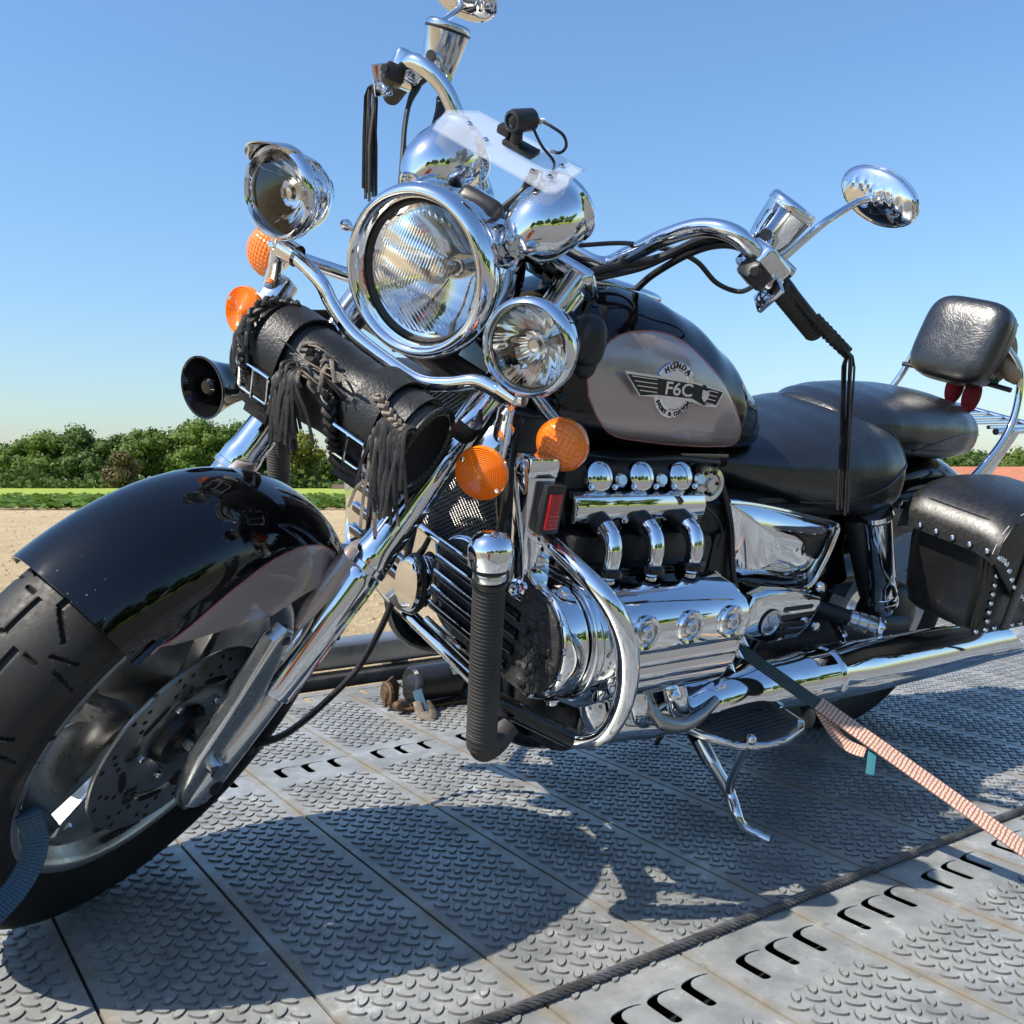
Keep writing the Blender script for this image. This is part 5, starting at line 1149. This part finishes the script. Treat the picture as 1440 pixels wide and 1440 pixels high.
# gear lever, clutch cover and links on the left
P('gear_pedal', tube(spline([bl(905,968,.30), bl(925,1010,.335), bl(955,1020,.345), bl(985,1005,.335), bl(1005,985,.32)],6), [.010,.013,.012,.010], 14), 'disc_steel')
P('gear_link', tube([bl(900,1010,.30), bl(950,975,.30)], .006, 10, flat=(1.6,.6)), 'cast_alloy')
P('link_bolts', bolt(bl(905,1005,.306), Y, .010, .008).merge(bolt(bl(968,995,.30), Y, .010, .006)).merge(bolt(bl(912,990,.30), Y, .008, .012)), 'bright_steel')
P('clutch_joint', box((.05,.03,.035), Matrix.Translation(bl(1000,975,.30))@Matrix.Rotation(.5,4,'Y'), .006, 2), 'chrome')
P('lower_casing', fbox(-.56,-.80,.14,.27,.27,.37,.03), 'satin_black')
# side stand, down
stf = dk(1062,1172,.010); stb = IB@stf
a0 = bl(985,1040,.26); mid = bl(1026,1115,.335)
sst = P('side_stand', tube(spline([a0, bl(1003,1075,.297), mid, bl(1036,1145,.365), stb+V((.012,-.02,.004)), stb, stb+V((-.012,.022,-.002))],6), [.0125,.0115,.0105,.010,.0095,.009], 16), 'chrome_worn')
P('stand_spur', tube(spline([mid, bl(1028,1098,.348), bl(1042,1065,.375), bl(1055,1042,.395)],5), [.0075,.007,.0062], 12).merge(sellip(bl(1056,1040,.396), (.0095,.0095,.0095), 1, 1, None, 16, 10)), 'chrome_worn', sst)
sp_ = MB(); q0, q1 = bl(970,1028,.24), bl(995,1072,.27); x, y, z = frame(q1-q0)
sp_.merge(tube([q0+(q1-q0)*(k/200)+x*(.0075*cos(k*.62))+y*(.0075*sin(k*.62)) for k in range(201)], .0019, 5))
P('stand_spring', sp_, 'satin_black', sst); P('spring_hook', tube([q1, bl(1004,1090,.29), bl(1006,1095,.30)], .002, 6), 'satin_black', sst)
# chassis fill: battery box, swing arm, rear frame
P('battery_box', fbox(-1.02,-1.30,-.15,.15,.34,.66,.02), 'satin_black')
P('swing_arm', tube([V((-1.15,.13,.35)), V((-1.69,.14,.33))], .03, 12).merge(tube([V((-1.15,-.13,.35)), V((-1.69,-.14,.33))], .03, 12)), 'satin_black')
P('final_drive', sellip((-1.69,.10,.33), (.09,.05,.09), .8, .8, None, 28, 16), 'satin_black')
P('seat_rail', tube([V((-1.05,.15,.63)), V((-1.40,.165,.64)), V((-1.80,.15,.68))], .015, 10).merge(tube([V((-1.05,-.15,.63)), V((-1.40,-.165,.64)), V((-1.80,-.15,.68))], .015, 10)), 'satin_black')
P('seat_hinge', box((.05,.02,.02), Matrix.Translation(bl(1272,708,.19)), .004), 'chrome')
P('wiring_clump', sellip(tuple(bl(825,480,.15)), (.025,.03,.04), .8, .8, None, 14, 10).merge(sellip(tuple(bl(822,505,.15)), (.018,.02,.03), .8, .8, None, 14, 10)), 'satin_black')
P('vent_hose', tube(spline([bl(960,690,.18), bl(1000,720,.19), bl(1015,745,.19), bl(1010,770,.19)],5), .0022, 6), 'cable_black')
P('choke_knob', lathe([(.006,0),(.009,.004),(.009,.010),(0,.012)], fmat(bl(1143,880,.24), V((0,1,.2))), 16), 'chrome')
P('tail_light', sellip((-2.0,0,.60), (.04,.06,.035), .7, .6, None, 24, 14), 'red_plastic')

# small fittings: hoses, wiring and screws around the engine
P('coolant_hose', tube(spline([V((-.49,.13,.60)), V((-.515,.175,.63)), V((-.55,.19,.655)), V((-.60,.18,.66))],6), .013, 14), 'rubber')
P('coolant_hose', tube(spline([V((-.50,.15,.56)), V((-.53,.20,.59)), V((-.56,.215,.62)), V((-.60,.20,.64))],6), .010, 14), 'rubber')
for k in range(3):
    f = -.556-.0855*k; P('plug_lead', tube(spline([V((f-.03,.17,.655)), V((f-.032,.235,.652)), V((f-.034,.272,.628)), V((f-.034,.285,.598))],6), .0042, 8), 'cable_black')
    P('plug_cap', lathe([(.007,-.01),(.0085,0),(.0085,.018),(.006,.022)], fmat(V((f-.034,.285,.588)), V((0,-.1,1))), 14), 'satin_black')
P('wiring_loom', tube(spline([bl(1005,655,.17), bl(1020,700,.18), bl(1028,745,.185), bl(1030,800,.19), bl(1040,850,.20)],6), .006, 8), 'cable_black')
P('wiring_loom', tube(spline([bl(820,640,.15), bl(880,648,.17), bl(950,645,.17), bl(1010,650,.165)],6), .006, 8), 'cable_black')
P('wiring_loom', tube(spline([bl(790,700,.20), bl(795,750,.20), bl(800,800,.20)],6), .005, 8), 'cable_black')
for a_ in range(-70, 80, 28): P('casing_screw', bolt(V((-.4525,.288+.079*cos(radians(a_)),.503+.079*sin(radians(a_)))), X, .0055, .004), 'chrome', eng)
for k in range(4): P('cover_screw', bolt(V((-.565-.065*k,.300,.389)), V((0,.35,-1)), .006, .005), 'chrome', eng)
for k in range(5): P('sump_bolt', bolt(V((-.57-.055*k,.272,.32)), Y, .007, .006), 'bright_steel', eng)
P('drain_hose', tube(spline([V((-.82,.22,.45)), V((-.83,.25,.38)), V((-.85,.24,.28)), V((-.88,.20,.2))],6), .005, 8), 'cable_black')
P('hose_clamp', lathe([(.0125,-.004),(.0148,-.003),(.0148,.003),(.0125,.004)], fmat(V((-.53,.182,.643)), V((-.6,.25,.3))), 20), 'bright_steel')
P('frame_gusset', prism([(-.92,.60),(-.98,.62),(-1.02,.50),(-.97,.40),(-.93,.44)], .01, M_lo(.175), .002), 'satin_black')
P('exhaust_flange', lathe([(.030,0),(.034,.003),(.034,.009),(.030,.012)], fmat(V((-.905,.296,.346)), V((-1,.02,.06))), 32), 'chrome_worn')
# ================================================================== things fastened to or standing round the motorcycle
def strap3d(path, w, th, nrm):
    """flat webbing along path; nrm gives the face direction; returns mesh with UV along the length"""
    Pn = [V(p) for p in path]; b = MB(); n = len(Pn); us = []; d = 0
    for i, p in enumerate(Pn):
        t = (Pn[min(i+1,n-1)]-Pn[max(i-1,0)]).normalized(); nn = V(nrm(i/(n-1))); nn = (nn-t*nn.dot(t)).normalized(); s = t.cross(nn)
        if i: d += (p-Pn[i-1]).length
        us.append(d/w)
        for a, c in ((-1,1),(-.9,1.3),(0,1.5),(.9,1.3),(1,1),(1,-1),(0,-1.2),(-1,-1)): b.v.append(tuple(p+s*(a*w/2)+nn*(c*th/2)))
    for i in range(n-1):
        for k in range(8): b.f.append((i*8+k, i*8+(k+1)%8, (i+1)*8+(k+1)%8, (i+1)*8+k))
    b.f += [tuple(range(8))[::-1], tuple((n-1)*8+k for k in range(8))]
    me = mesh('strap', b, None, 40, False); uv = me.uv_layers.new(name='UVMap'); vs = (0,.05,.5,.95,1,1,.5,0)
    for lp in me.loops: uv.data[lp.index].uv = (vs[lp.vertex_index % 8], us[lp.vertex_index//8])
    return me
def thing(name, label, cat, M, group=None): o = empty(name, M, label, cat, group); TILTED.append(o); return o
SB = BIKE@ST
# ---- leather roll bag strapped across the fork (built in steered coordinates, origin at its middle)
BC = V((-.214,-.002,.799)); BGM = SB@Matrix.Translation(BC)
bag = thing('roll_bag', 'black leather roll bag with fringes and buckled straps across the fork', 'bag', BGM)
def rb_(a, l, r=None, off=0):
    r = (r or .064)*.87+off; return V((r*cos(a)*1.0, l, r*sin(a)*1.12))
HL = .146
def bagf(u, v):
    l = -HL+2*HL*v; a = 2*pi*u; e = min(1, (1-abs(2*v-1))*14); k = 1+.03*sin(a*3+v*5)+.02*sin(v*23+a)
    flat = 1-.10*max(0, cos(a+2.2)); return rb_(a, l, .064*k*(.94+.06*e)*flat)
bd_ = gridf(bagf, 64, 48, True)
for v in (0,1):
    ring_ = [bagf(i/64, v) for i in range(64)]; k = len(bd_.v); bd_.v += [tuple(p) for p in ring_]; bd_.f.append(tuple(range(k,k+64)))
obj('pouch', bd_, 'bag_leather', bag, None, 60)
for s in (-1,1):
    obj('end_piping', tube([rb_(2*pi*k/48, s*HL, .0655)+Y*(.001*s) for k in range(49)], .004, 8), 'bag_leather', bag)
    sti = MB()
    for k in range(40): a = 2*pi*k/40; sti.merge(tube([rb_(a,s*(HL+.002),.058), rb_(a+.08,s*(HL+.002),.058)], .0009, 4))
    obj('end_stitching', sti, 'raw_leather', bag)
# flap over the top and front
fl = gridf(lambda u, v: rb_(radians(150-190*u), -HL+.018+2*(HL-.018)*v, .0685+.003*sin(v*19)*u+.002*sin(v*7+u*3)), 30, 40); obj('flap', solid(fl, .003), 'bag_leather', bag, None, 60)
for l in (-.092,.075):
    n_ = 26; pts = [rb_(radians(160-215*k/n_), l+.004*sin(k*.4), .0735) for k in range(n_+1)] + [rb_(radians(-56), l, .078)+V((.004,0,-.018))]
    rings = [[p+Y*a+(p-V((0,p.y,0))).normalized()*c for a, c in ((-.021,0),(-.021,.0035),(.021,.0035),(.021,0))] for p in pts]
    st2 = obj('buckle_strap', loft(rings), 'bag_leather', bag, None, 50)
    c = rb_(radians(-18), l, .081); t = (rb_(radians(-26), l, .08)-rb_(radians(-10), l, .08)).normalized(); nn = rb_(radians(-18), 0, 1).normalized()
    fr = [c+Y*a+t*b_ for a, b_ in ((-.026,-.022),(.026,-.022),(.026,.022),(-.026,.022))]
    obj('buckle', tube(fillet(fr+[fr[0],fr[1]], .006, 3), .0026, 8).merge(tube([c-t*.022+nn*.002, c+t*.024+nn*.003], .002, 6)), 'chrome', st2)
    obj('keeper', tube([c+t*.034+Y*-.024, c+t*.034+nn*.005, c+t*.034+Y*.024], .0032, 6, flat=(.6,1.6)), 'bag_leather', st2)
rn = random.Random(21); dng = SB.to_3x3().inverted()@V((0,0,-1))
def fringe(l0, l1, a0, n, L, seedoff=0, spread=.006):
    b = MB()
    for k in range(n):
        l = l0+(l1-l0)*rn.random(); a = radians(a0+rn.uniform(-12,12)); p = rb_(a, l, .078); o = V((rn.gauss(0,spread), rn.gauss(0,spread), 0)); ll = L*rn.uniform(.75,1.1); out = rb_(a,0,1).normalized()
        b.merge(tube(spline([p+V((-.012,0,.006)), p+out*.008, p+out*.012+dng*.02+o*.3, p+out*.010+dng*ll*.55+o, p+out*.008+dng*ll+o*1.6],4), .0016, 5, flat=(1.5,.3)))
    return b
obj('fringe', fringe(.106,.148,20,80,.088), 'fringe_leather', bag); obj('fringe', fringe(-.058,-.028,8,48,.085), 'fringe_leather', bag); obj('fringe', fringe(-.142,-.120,30,10,.050), 'fringe_leather', bag); obj('fringe', fringe(.112,.148,-10,7,.08), 'raw_leather', bag)
def braid(pts, r, strands=3):
    sp = spline(pts, 12); b = MB(); L = len(sp)
    for k in range(strands):
        path = []
        for i, p in enumerate(sp):
            t = (sp[min(i+1,L-1)]-sp[max(i-1,0)]).normalized(); x, y, z = frame(t); ph = i*.55+k*2*pi/strands; path.append(p+x*(r*cos(ph))+y*(r*.6*sin(2*ph)))
        b.merge(tube(path, r*.62, 6))
    return b
obj('braid', braid([rb_(radians(95),-.115,.076), rb_(radians(60),-.136,.080), rb_(radians(25),-.130,.084), rb_(radians(0),-.115,.083), rb_(radians(-15),-.105,.082)], .006), 'fringe_leather', bag)
obj('braid', braid([rb_(radians(45),-.045,.078), rb_(radians(30),.0,.081), rb_(radians(5),.035,.082), rb_(radians(-22),.05,.081), rb_(radians(-50),.055,.079)], .007), 'fringe_leather', bag)
obj('braid', braid([rb_(radians(45),.08,.078), rb_(radians(34),.115,.081), rb_(radians(30),.143,.080)], .0055), 'raw_leather', bag)
kn = MB()
for k in range(16):
    a = radians(rn.uniform(15,50)); l = rn.uniform(-.055,.03); p = rb_(a,l,.082); d = V((rn.gauss(.2,.5), rn.gauss(.6,.6), rn.gauss(0,.3))).normalized(); kn.merge(tube(spline([p, p+d*.02+rb_(a,0,.010), p+d*rn.uniform(.03,.06)],4), .0022, 5, flat=(1.3,.5)))
obj('knot_ends', kn, 'raw_leather', bag)
for s in (-1,1): obj('fork_strap', tube(spline([V((-.01,s*.165,.05)), V((-.05,s*.175,.03)), V((-.10,s*.165,.02)), V((-.13,s*.14,.03))],5), .011, 8, flat=(.22,1.1)), 'bag_leather', bag)
# ---- dash camera on the clear plate
DM = SB@PM@Matrix.Translation((.006,.004,.002))@Matrix.Scale(.8,4); dc = thing('dash_camera', 'small black camera standing on the clear plate above the headlamp', 'camera', DM)
I4 = DM.inverted()@SB
obj('clip', box((.062,.030,.010), Matrix.Translation((.012,0,.006)), .003), 'black_plastic', dc)
obj('ball_mount', tube([(.0,0,.008),(-.002,.002,.026)], [.012,.010], 16).merge(box((.026,.02,.016), Matrix.Translation((-.024,0,.020)), .004)), 'black_plastic', dc)
cd = (I4.to_3x3()@V((.92,-.22,-.25))).normalized(); cc_ = V((.0,.006,.046))
obj('camera_body', lathe([(0,-.026),(.014,-.026),(.0185,-.022),(.0190,.018),(.0170,.024),(.012,.0255),(.011,.022),(0,.022)], fmat(cc_, cd), 36), 'black_plastic', dc)
obj('camera_lens', lathe([(.0105,.0225),(.008,.025),(.006,.0235),(0,.0245)], fmat(cc_, cd), 28), 'black_enamel', dc)
obj('cable_plug', lathe([(.005,-.028),(.005,-.038)], fmat(cc_, cd), 12).xf(Matrix.Translation((.012,0,.002))), 'white_plastic', dc)
k0 = cc_-cd*.034+V((.012,0,.002)); obj('camera_cable', tube(spline([k0, k0+V((.022,-.004,.002)), k0+V((.045,.0,-.004)), k0+V((.052,.006,-.022)), k0+V((.044,.006,-.038)), k0+V((.022,.012,-.048))],6), .0027, 8), 'cable_black', dc)
obj('camera_cable', tube(spline([cc_-cd*.02+V((.004,0,-.006)), V((.04,.016,.018)), V((.07,.018,.0)), V((.075,.010,-.02))],6), .0025, 8), 'cable_black', dc)
# ---- saddlebags
def saddlebag(s, label):
    M = BIKE@Matrix.Translation((-1.60,.33*s,.44)); I = M.inverted()@BIKE; T = Matrix.Translation((1.60,-.33*s,-.44)); o = thing('saddlebag', label, 'saddlebag', M)
    def A(name, b, m, sm=50, par=None): return obj(name, b.xf(T), m, par or o, None, sm)
    # body lofted from the rounded bottom up
    def ring(u, g):
        f0, f1, l0, l1 = -1.415-g-max(0,.66-u)*.28, -1.79+g, .235+g*.4, .418-g*.6; r = .035; pts = []
        for cx, cy, a0 in ((f0-r,l1-r,0),(f1+r,l1-r,90),(f1+r,l0+r,180),(f0-r,l0+r,270)):
            for k in range(7): a = radians(a0+15*k); pts.append(V((cx+r*cos(a), s*(cy+r*sin(a)), u)))
        return pts
    A('bag_body', loft([ring(.445,.05),ring(.449,.025),ring(.462,.008),ring(.49,0),(ring(.60,-.004)),(ring(.69,.002)),ring(.70,.02)]), 'saddle_leather')
    prof = [(-1.398,.628),(-1.400,.648),(-1.405,.668),(-1.420,.692),(-1.448,.713),(-1.49,.727),(-1.56,.735),(-1.66,.735),(-1.74,.728),(-1.80,.708),(-1.815,.66)]
    pr = spline([V((a,0,b_)) for a, b_ in prof], 4)
    def lid(u, v):
        q = pr[min(len(pr)-1, int(u*(len(pr)-1)+.5))]; l = .228+(.432-.228)*v; drop = .012*max(0, (v-.75)/.25)**2+.010*max(0,(.15-v)/.15)**2
        return V((q.x, l*s, q.z-drop))
    ld_ = A('lid', solid(gridf(lid, len(pr)-1, 18), .004), 'saddle_leather', 60)
    flap = [(-1.398,.62),(-1.402,.66),(-1.42,.69),(-1.46,.71),(-1.56,.724),(-1.70,.722),(-1.80,.70),(-1.812,.645),(-1.72,.56),(-1.665,.527),(-1.60,.518),(-1.555,.525),(-1.50,.553),(-1.43,.60)]
    A('outer_flap', prism(flap, .005, M_lo(s*.4335), .0015, 2), 'saddle_leather')
    path = [(-1.405,.632),(-1.44,.618),(-1.505,.566),(-1.56,.537),(-1.605,.529),(-1.66,.538),(-1.715,.568),(-1.805,.65)]
    sp = spline([V((a,b_,0)) for a, b_ in path], 3)
    rm = mesh('rivet', lathe([(.0058,0),(.005,.003),(.0025,.0046),(0,.005)], None, 12), 'chrome')
    spots = [(V((q.x,.436*s,q.y)), Y*s) for q in sp] + [(V((-1.396,(.415-.035*k)*s,.638)), X) for k in range(5)] + [(V((-1.452-.0054*k,.4185*s,.605-.0195*k)), Y*s) for k in range(8)] + [(V((-1.455-.035*k,.4175*s,.468)), Y*s) for k in range(8)]
    for p, d in spots: obj('rivet', rm, None, o, T@fmat(p, d))
    A('edge_welt', tube(spline([V((-1.424,.405*s,.625)), V((-1.445,.408*s,.55)), V((-1.468,.404*s,.475)), V((-1.49,.398*s,.452))],5), .0055, 8), 'saddle_leather')
    stt = MB()
    for k in range(46): a = lid(k/46, .965); c = lid((k+.5)/46, .965); stt.merge(tube([a+Z*.0015, c+Z*.0015], .0009, 4))
    A('stitching', stt, 'stitching'); 
    for f in (-1.52,-1.68): A('closing_strap', box((.032,.006,.17), Matrix.Translation((f,s*.439,.56)), .002), 'saddle_leather')
    A('strap_end', box((.02,.006,.10), Matrix.Translation((-1.70,s*.430,.45)), .002), 'saddle_leather')
saddlebag(1, 'black riveted leather saddlebag on the near side above the silencer')
# ---- plush toy tucked behind the backrest
PMx = BIKE@Matrix.Translation((-1.86,.06,.87)); toy = thing('plush_toy', 'plush toy in red tucked behind the passenger backrest', 'plush toy', PMx)
def TT_(p): return PMx.inverted()@(BIKE@V(p))
def blob(c, r, e=1, n=20): return sellip(tuple(TT_(c)), r, e, e, None, n, 14)
tb = MB()
obj('plush_body', blob((-1.875,.05,.965),(.045,.06,.075)), 'plush_tan', toy, None, 80)
obj('plush_legs', blob((-1.825,.02,.878),(.022,.020,.042)).merge(blob((-1.825,.066,.868),(.022,.020,.042))), 'plush_red', toy, None, 80)
p0, p1 = bf(1412,505,-1.86), bf(1432,530,-1.86)
obj('plush_arm', tube([TT_(bf(1402,488,-1.865)), TT_(bf(1412,508,-1.865)), TT_(bf(1425,528,-1.865)), TT_(bf(1432,536,-1.865))], [.013,.018,.020,.012], 16), 'plush_tan', toy, None, 80)
obj('plush_snout', blob(tuple(bf(1415,482,-1.87)),(.010,.012,.012)).merge(blob(tuple(bf(1424,457,-1.87)),(.010,.013,.009))), 'plush_tan', toy, None, 80)
obj('plush_bow', blob(tuple(bf(1396,536,-1.85)),(.012,.014,.012)), 'plush_green', toy, None, 80)
# ---- wire rope lying on the deck
rope = thing('wire_rope', 'dark twisted steel winch rope lying straight along the deck', 'wire rope', Matrix.Translation((1.2,.85,.0068)))
xs = [(-1.2,.022),(-.7,.018),(-.4,.0085),(0,-.0005),(.45,-.0105),(.9,-.022),(1.8,-.03),(2.6,-.03)]
cl = spline([V((a,b_,0)) for a, b_ in xs], 170)
sm_ = None
for k in range(6):
    path = []; d = 0
    for i, p in enumerate(cl):
        if i: d += (p-cl[i-1]).length
        ph = d/.060*2*pi+k*pi/3; path.append(p+V((0, .0043*cos(ph), .0043*sin(ph))))
    obj('rope_strand', tube(path, .0023, 6), 'wire_steel', rope)
# ---- tie-down straps
p_a, p_b = bl(1030,905,.25), None
A1 = BIKE@bl(1033,908,.27); B1 = dk(1560,1282,.01)
j1 = A1.lerp(B1, .20)
ST1 = thing('tie_down_strap', 'faded pink tie-down strap running from the engine to the deck edge', 'strap', Matrix.Translation(B1)); 
def loc(pts, o): I = o.matrix_world.inverted(); return [I@V(p) for p in pts]
bpy.context.view_layer.update()
vd = lambda t: V((-.35,-.75,.62))
n1 = [A1.lerp(B1, t/30*.27) for t in range(31)]; n2 = [A1.lerp(B1, .255+t/60*.745)+V((0,0,.003)) for t in range(61)]
I1 = Matrix.Translation(-B1)
obj('strap_web', strap3d([I1@p for p in n2], .027, .0025, vd), None, ST1).data.materials.append(MATS['strap_pink'])
obj('strap_loop', strap3d([I1@p for p in n1], .024, .0025, vd), None, ST1).data.materials.append(MATS['strap_green'])
q0 = A1.lerp(B1,.26)+V((0,0,-.004)); q1 = A1.lerp(B1,.40)+V((-.01,-.0,-.016)); 
obj('strap_tail', strap3d([I1@(q0.lerp(q1, t/20)+V((0,0,-.018*sin(pi*t/20)))) for t in range(21)], .022, .002, vd), None, ST1).data.materials.append(MATS['strap_pink'])
tgp = A1.lerp(B1,.41)+V((.0,.0,-.012)); obj('strap_tag', strap3d([I1@(tgp+V((-.004*t,-.002*t,-.0052*t))) for t in range(7)], .013, .0006, lambda t: V((-.7,-.6,.3))), None, ST1).data.materials.append(MATS['tag_teal'])
# strap under the engine to the far rail, from the same hook
W2 = BIKE@bl(1000,920,.22)
ST2 = thing('tie_down_strap', 'dark narrow strap running under the rider footboard beside the pink strap', 'strap', Matrix.Translation(W2))
I2 = Matrix.Translation(-W2); e2 = BIKE@bl(1125,1000,.25)
obj('strap_web', strap3d([I2@(W2.lerp(e2, t/12)) for t in range(13)], .026, .0025, vd), None, ST2).data.materials.append(MATS['strap_green'])
obj('strap_buckle', lathe([(.016,0),(.020,.004),(.020,.014),(.012,.018),(0,.018)], Matrix.Translation(I2@(BIKE@bl(1130,1008,.25)))@Matrix.Rotation(pi/2,4,'X'), 18), 'wire_steel', ST2)
# strap through the front wheel
wq = [SB@wp(.206, radians(-56), -.05), SB@wp(.204, radians(-54), .01), SB@sl_(40,1140,.062), SB@sl_(50,1178,.086), SB@sl_(44,1212,.098), SB@sl_(22,1250,.106), SB@sl_(-14,1290,.112), SB@sl_(-70,1345,.12)]; wD = wq[-1]
ST3 = thing('tie_down_strap', 'worn blue strap looped through the front wheel rim', 'strap', Matrix.Translation(wD)); I3 = Matrix.Translation(-wD)
cdir = CPOS
obj('strap_web', strap3d(spline([I3@p for p in wq], 8), .028, .003, lambda t: V((-.25,-.93,.25))), None, ST3).data.materials.append(MATS['strap_blue'])
# ---- ratchet winch at the far edge of the deck
wc = dk(585,1003,.0); WM = Matrix.Translation(wc); rw_ = thing('ratchet_winch', 'rusty ratchet winch with strap drum bolted at the far deck edge', 'winch', WM)
obj('base_plate', box((.26,.10,.008), Matrix.Translation((.10,.06,.006)), .002), 'rust_iron', rw_)
obj('drum_housing', lathe([(.0,-.08),(.040,-.08),(.046,-.072),(.046,.055),(.040,.062),(0,.062)], Matrix.Translation((.09,.05,.062))@Matrix.Rotation(pi/2,4,'Y'), 36), 'black_plastic', rw_)
dd = Matrix.Translation((.004,.03,.062))@Matrix.Rotation(-pi/2+.35,4,'Y')
obj('end_cap', lathe([(.0,.012),(.010,.012),(.012,.009),(.020,.009),(.022,.006),(.034,.004),(.038,-.002),(.036,-.012),(0,-.012)], dd, 36), 'satin_black', rw_)
obj('ratchet_gear', lathe([(.026,-.006),(.030,-.004),(.030,.004),(.026,.006),(.018,.006),(.016,.012),(0,.012)], Matrix.Translation((-.050,.06,.045))@Matrix.Rotation(-pi/2,4,'Y'), 14), 'rust_iron', rw_, None, 20)
obj('ratchet_cheek', prism([(-.03,-.035),(.035,-.03),(.042,.01),(.012,.038),(-.02,.03)], .006, Matrix.Translation((-.036,.07,.045))@Matrix.Rotation(pi/2,4,'X')@Matrix.Rotation(.5,4,'Y'), .001), 'rust_iron', rw_)
obj('ratchet_pin', lathe([(.012,0),(.012,.02),(.008,.022),(0,.022)], Matrix.Translation((-.045,.02,.022))@Matrix.Rotation(pi/2,4,'X'), 14), 'rust_iron', rw_)
obj('strap_end', strap3d([(.0,-.005,.060),(-.004,-.022,.045),(-.003,-.034,.028),(.0,-.045,.016)], .024, .003, lambda t: V((-.6,-.7,.4))), None, rw_).data.materials.append(MATS['strap_blue'])
obj('strap_hook', tube(fillet([(-.014,-.03,.038),(-.020,-.055,.012),(.006,-.075,.006),(.020,-.050,.016),(.012,-.03,.036)],.012), .008, 10, flat=(1.5,.5)), 'raw_leather', rw_)
# crumpled strap bundle beside it
w2 = dk(650,985,0); cb_ = thing('strap_bundle', 'crumpled blue-grey strap bundle lying beside the winch', 'strap', Matrix.Translation(w2)); rn = random.Random(5)
for k in range(5):
    pts = [V((rn.uniform(-.05,.06), rn.uniform(-.04,.06), .012+.02*k+rn.uniform(0,.02))) for _ in range(5)]; obj('strap_fold', strap3d(spline(pts,8), .034, .003, lambda t: V((-.3,-.5,.8))), None, cb_).data.materials.append(MATS['strap_blue' if k % 2 else 'strap_green'])
# ------------------------------------------------------------------ set everything that stands on the deck out of level with it
bpy.context.view_layer.update()
for o in TILTED: o.matrix_world = TILT @ o.matrix_world
bpy.context.view_layer.update()
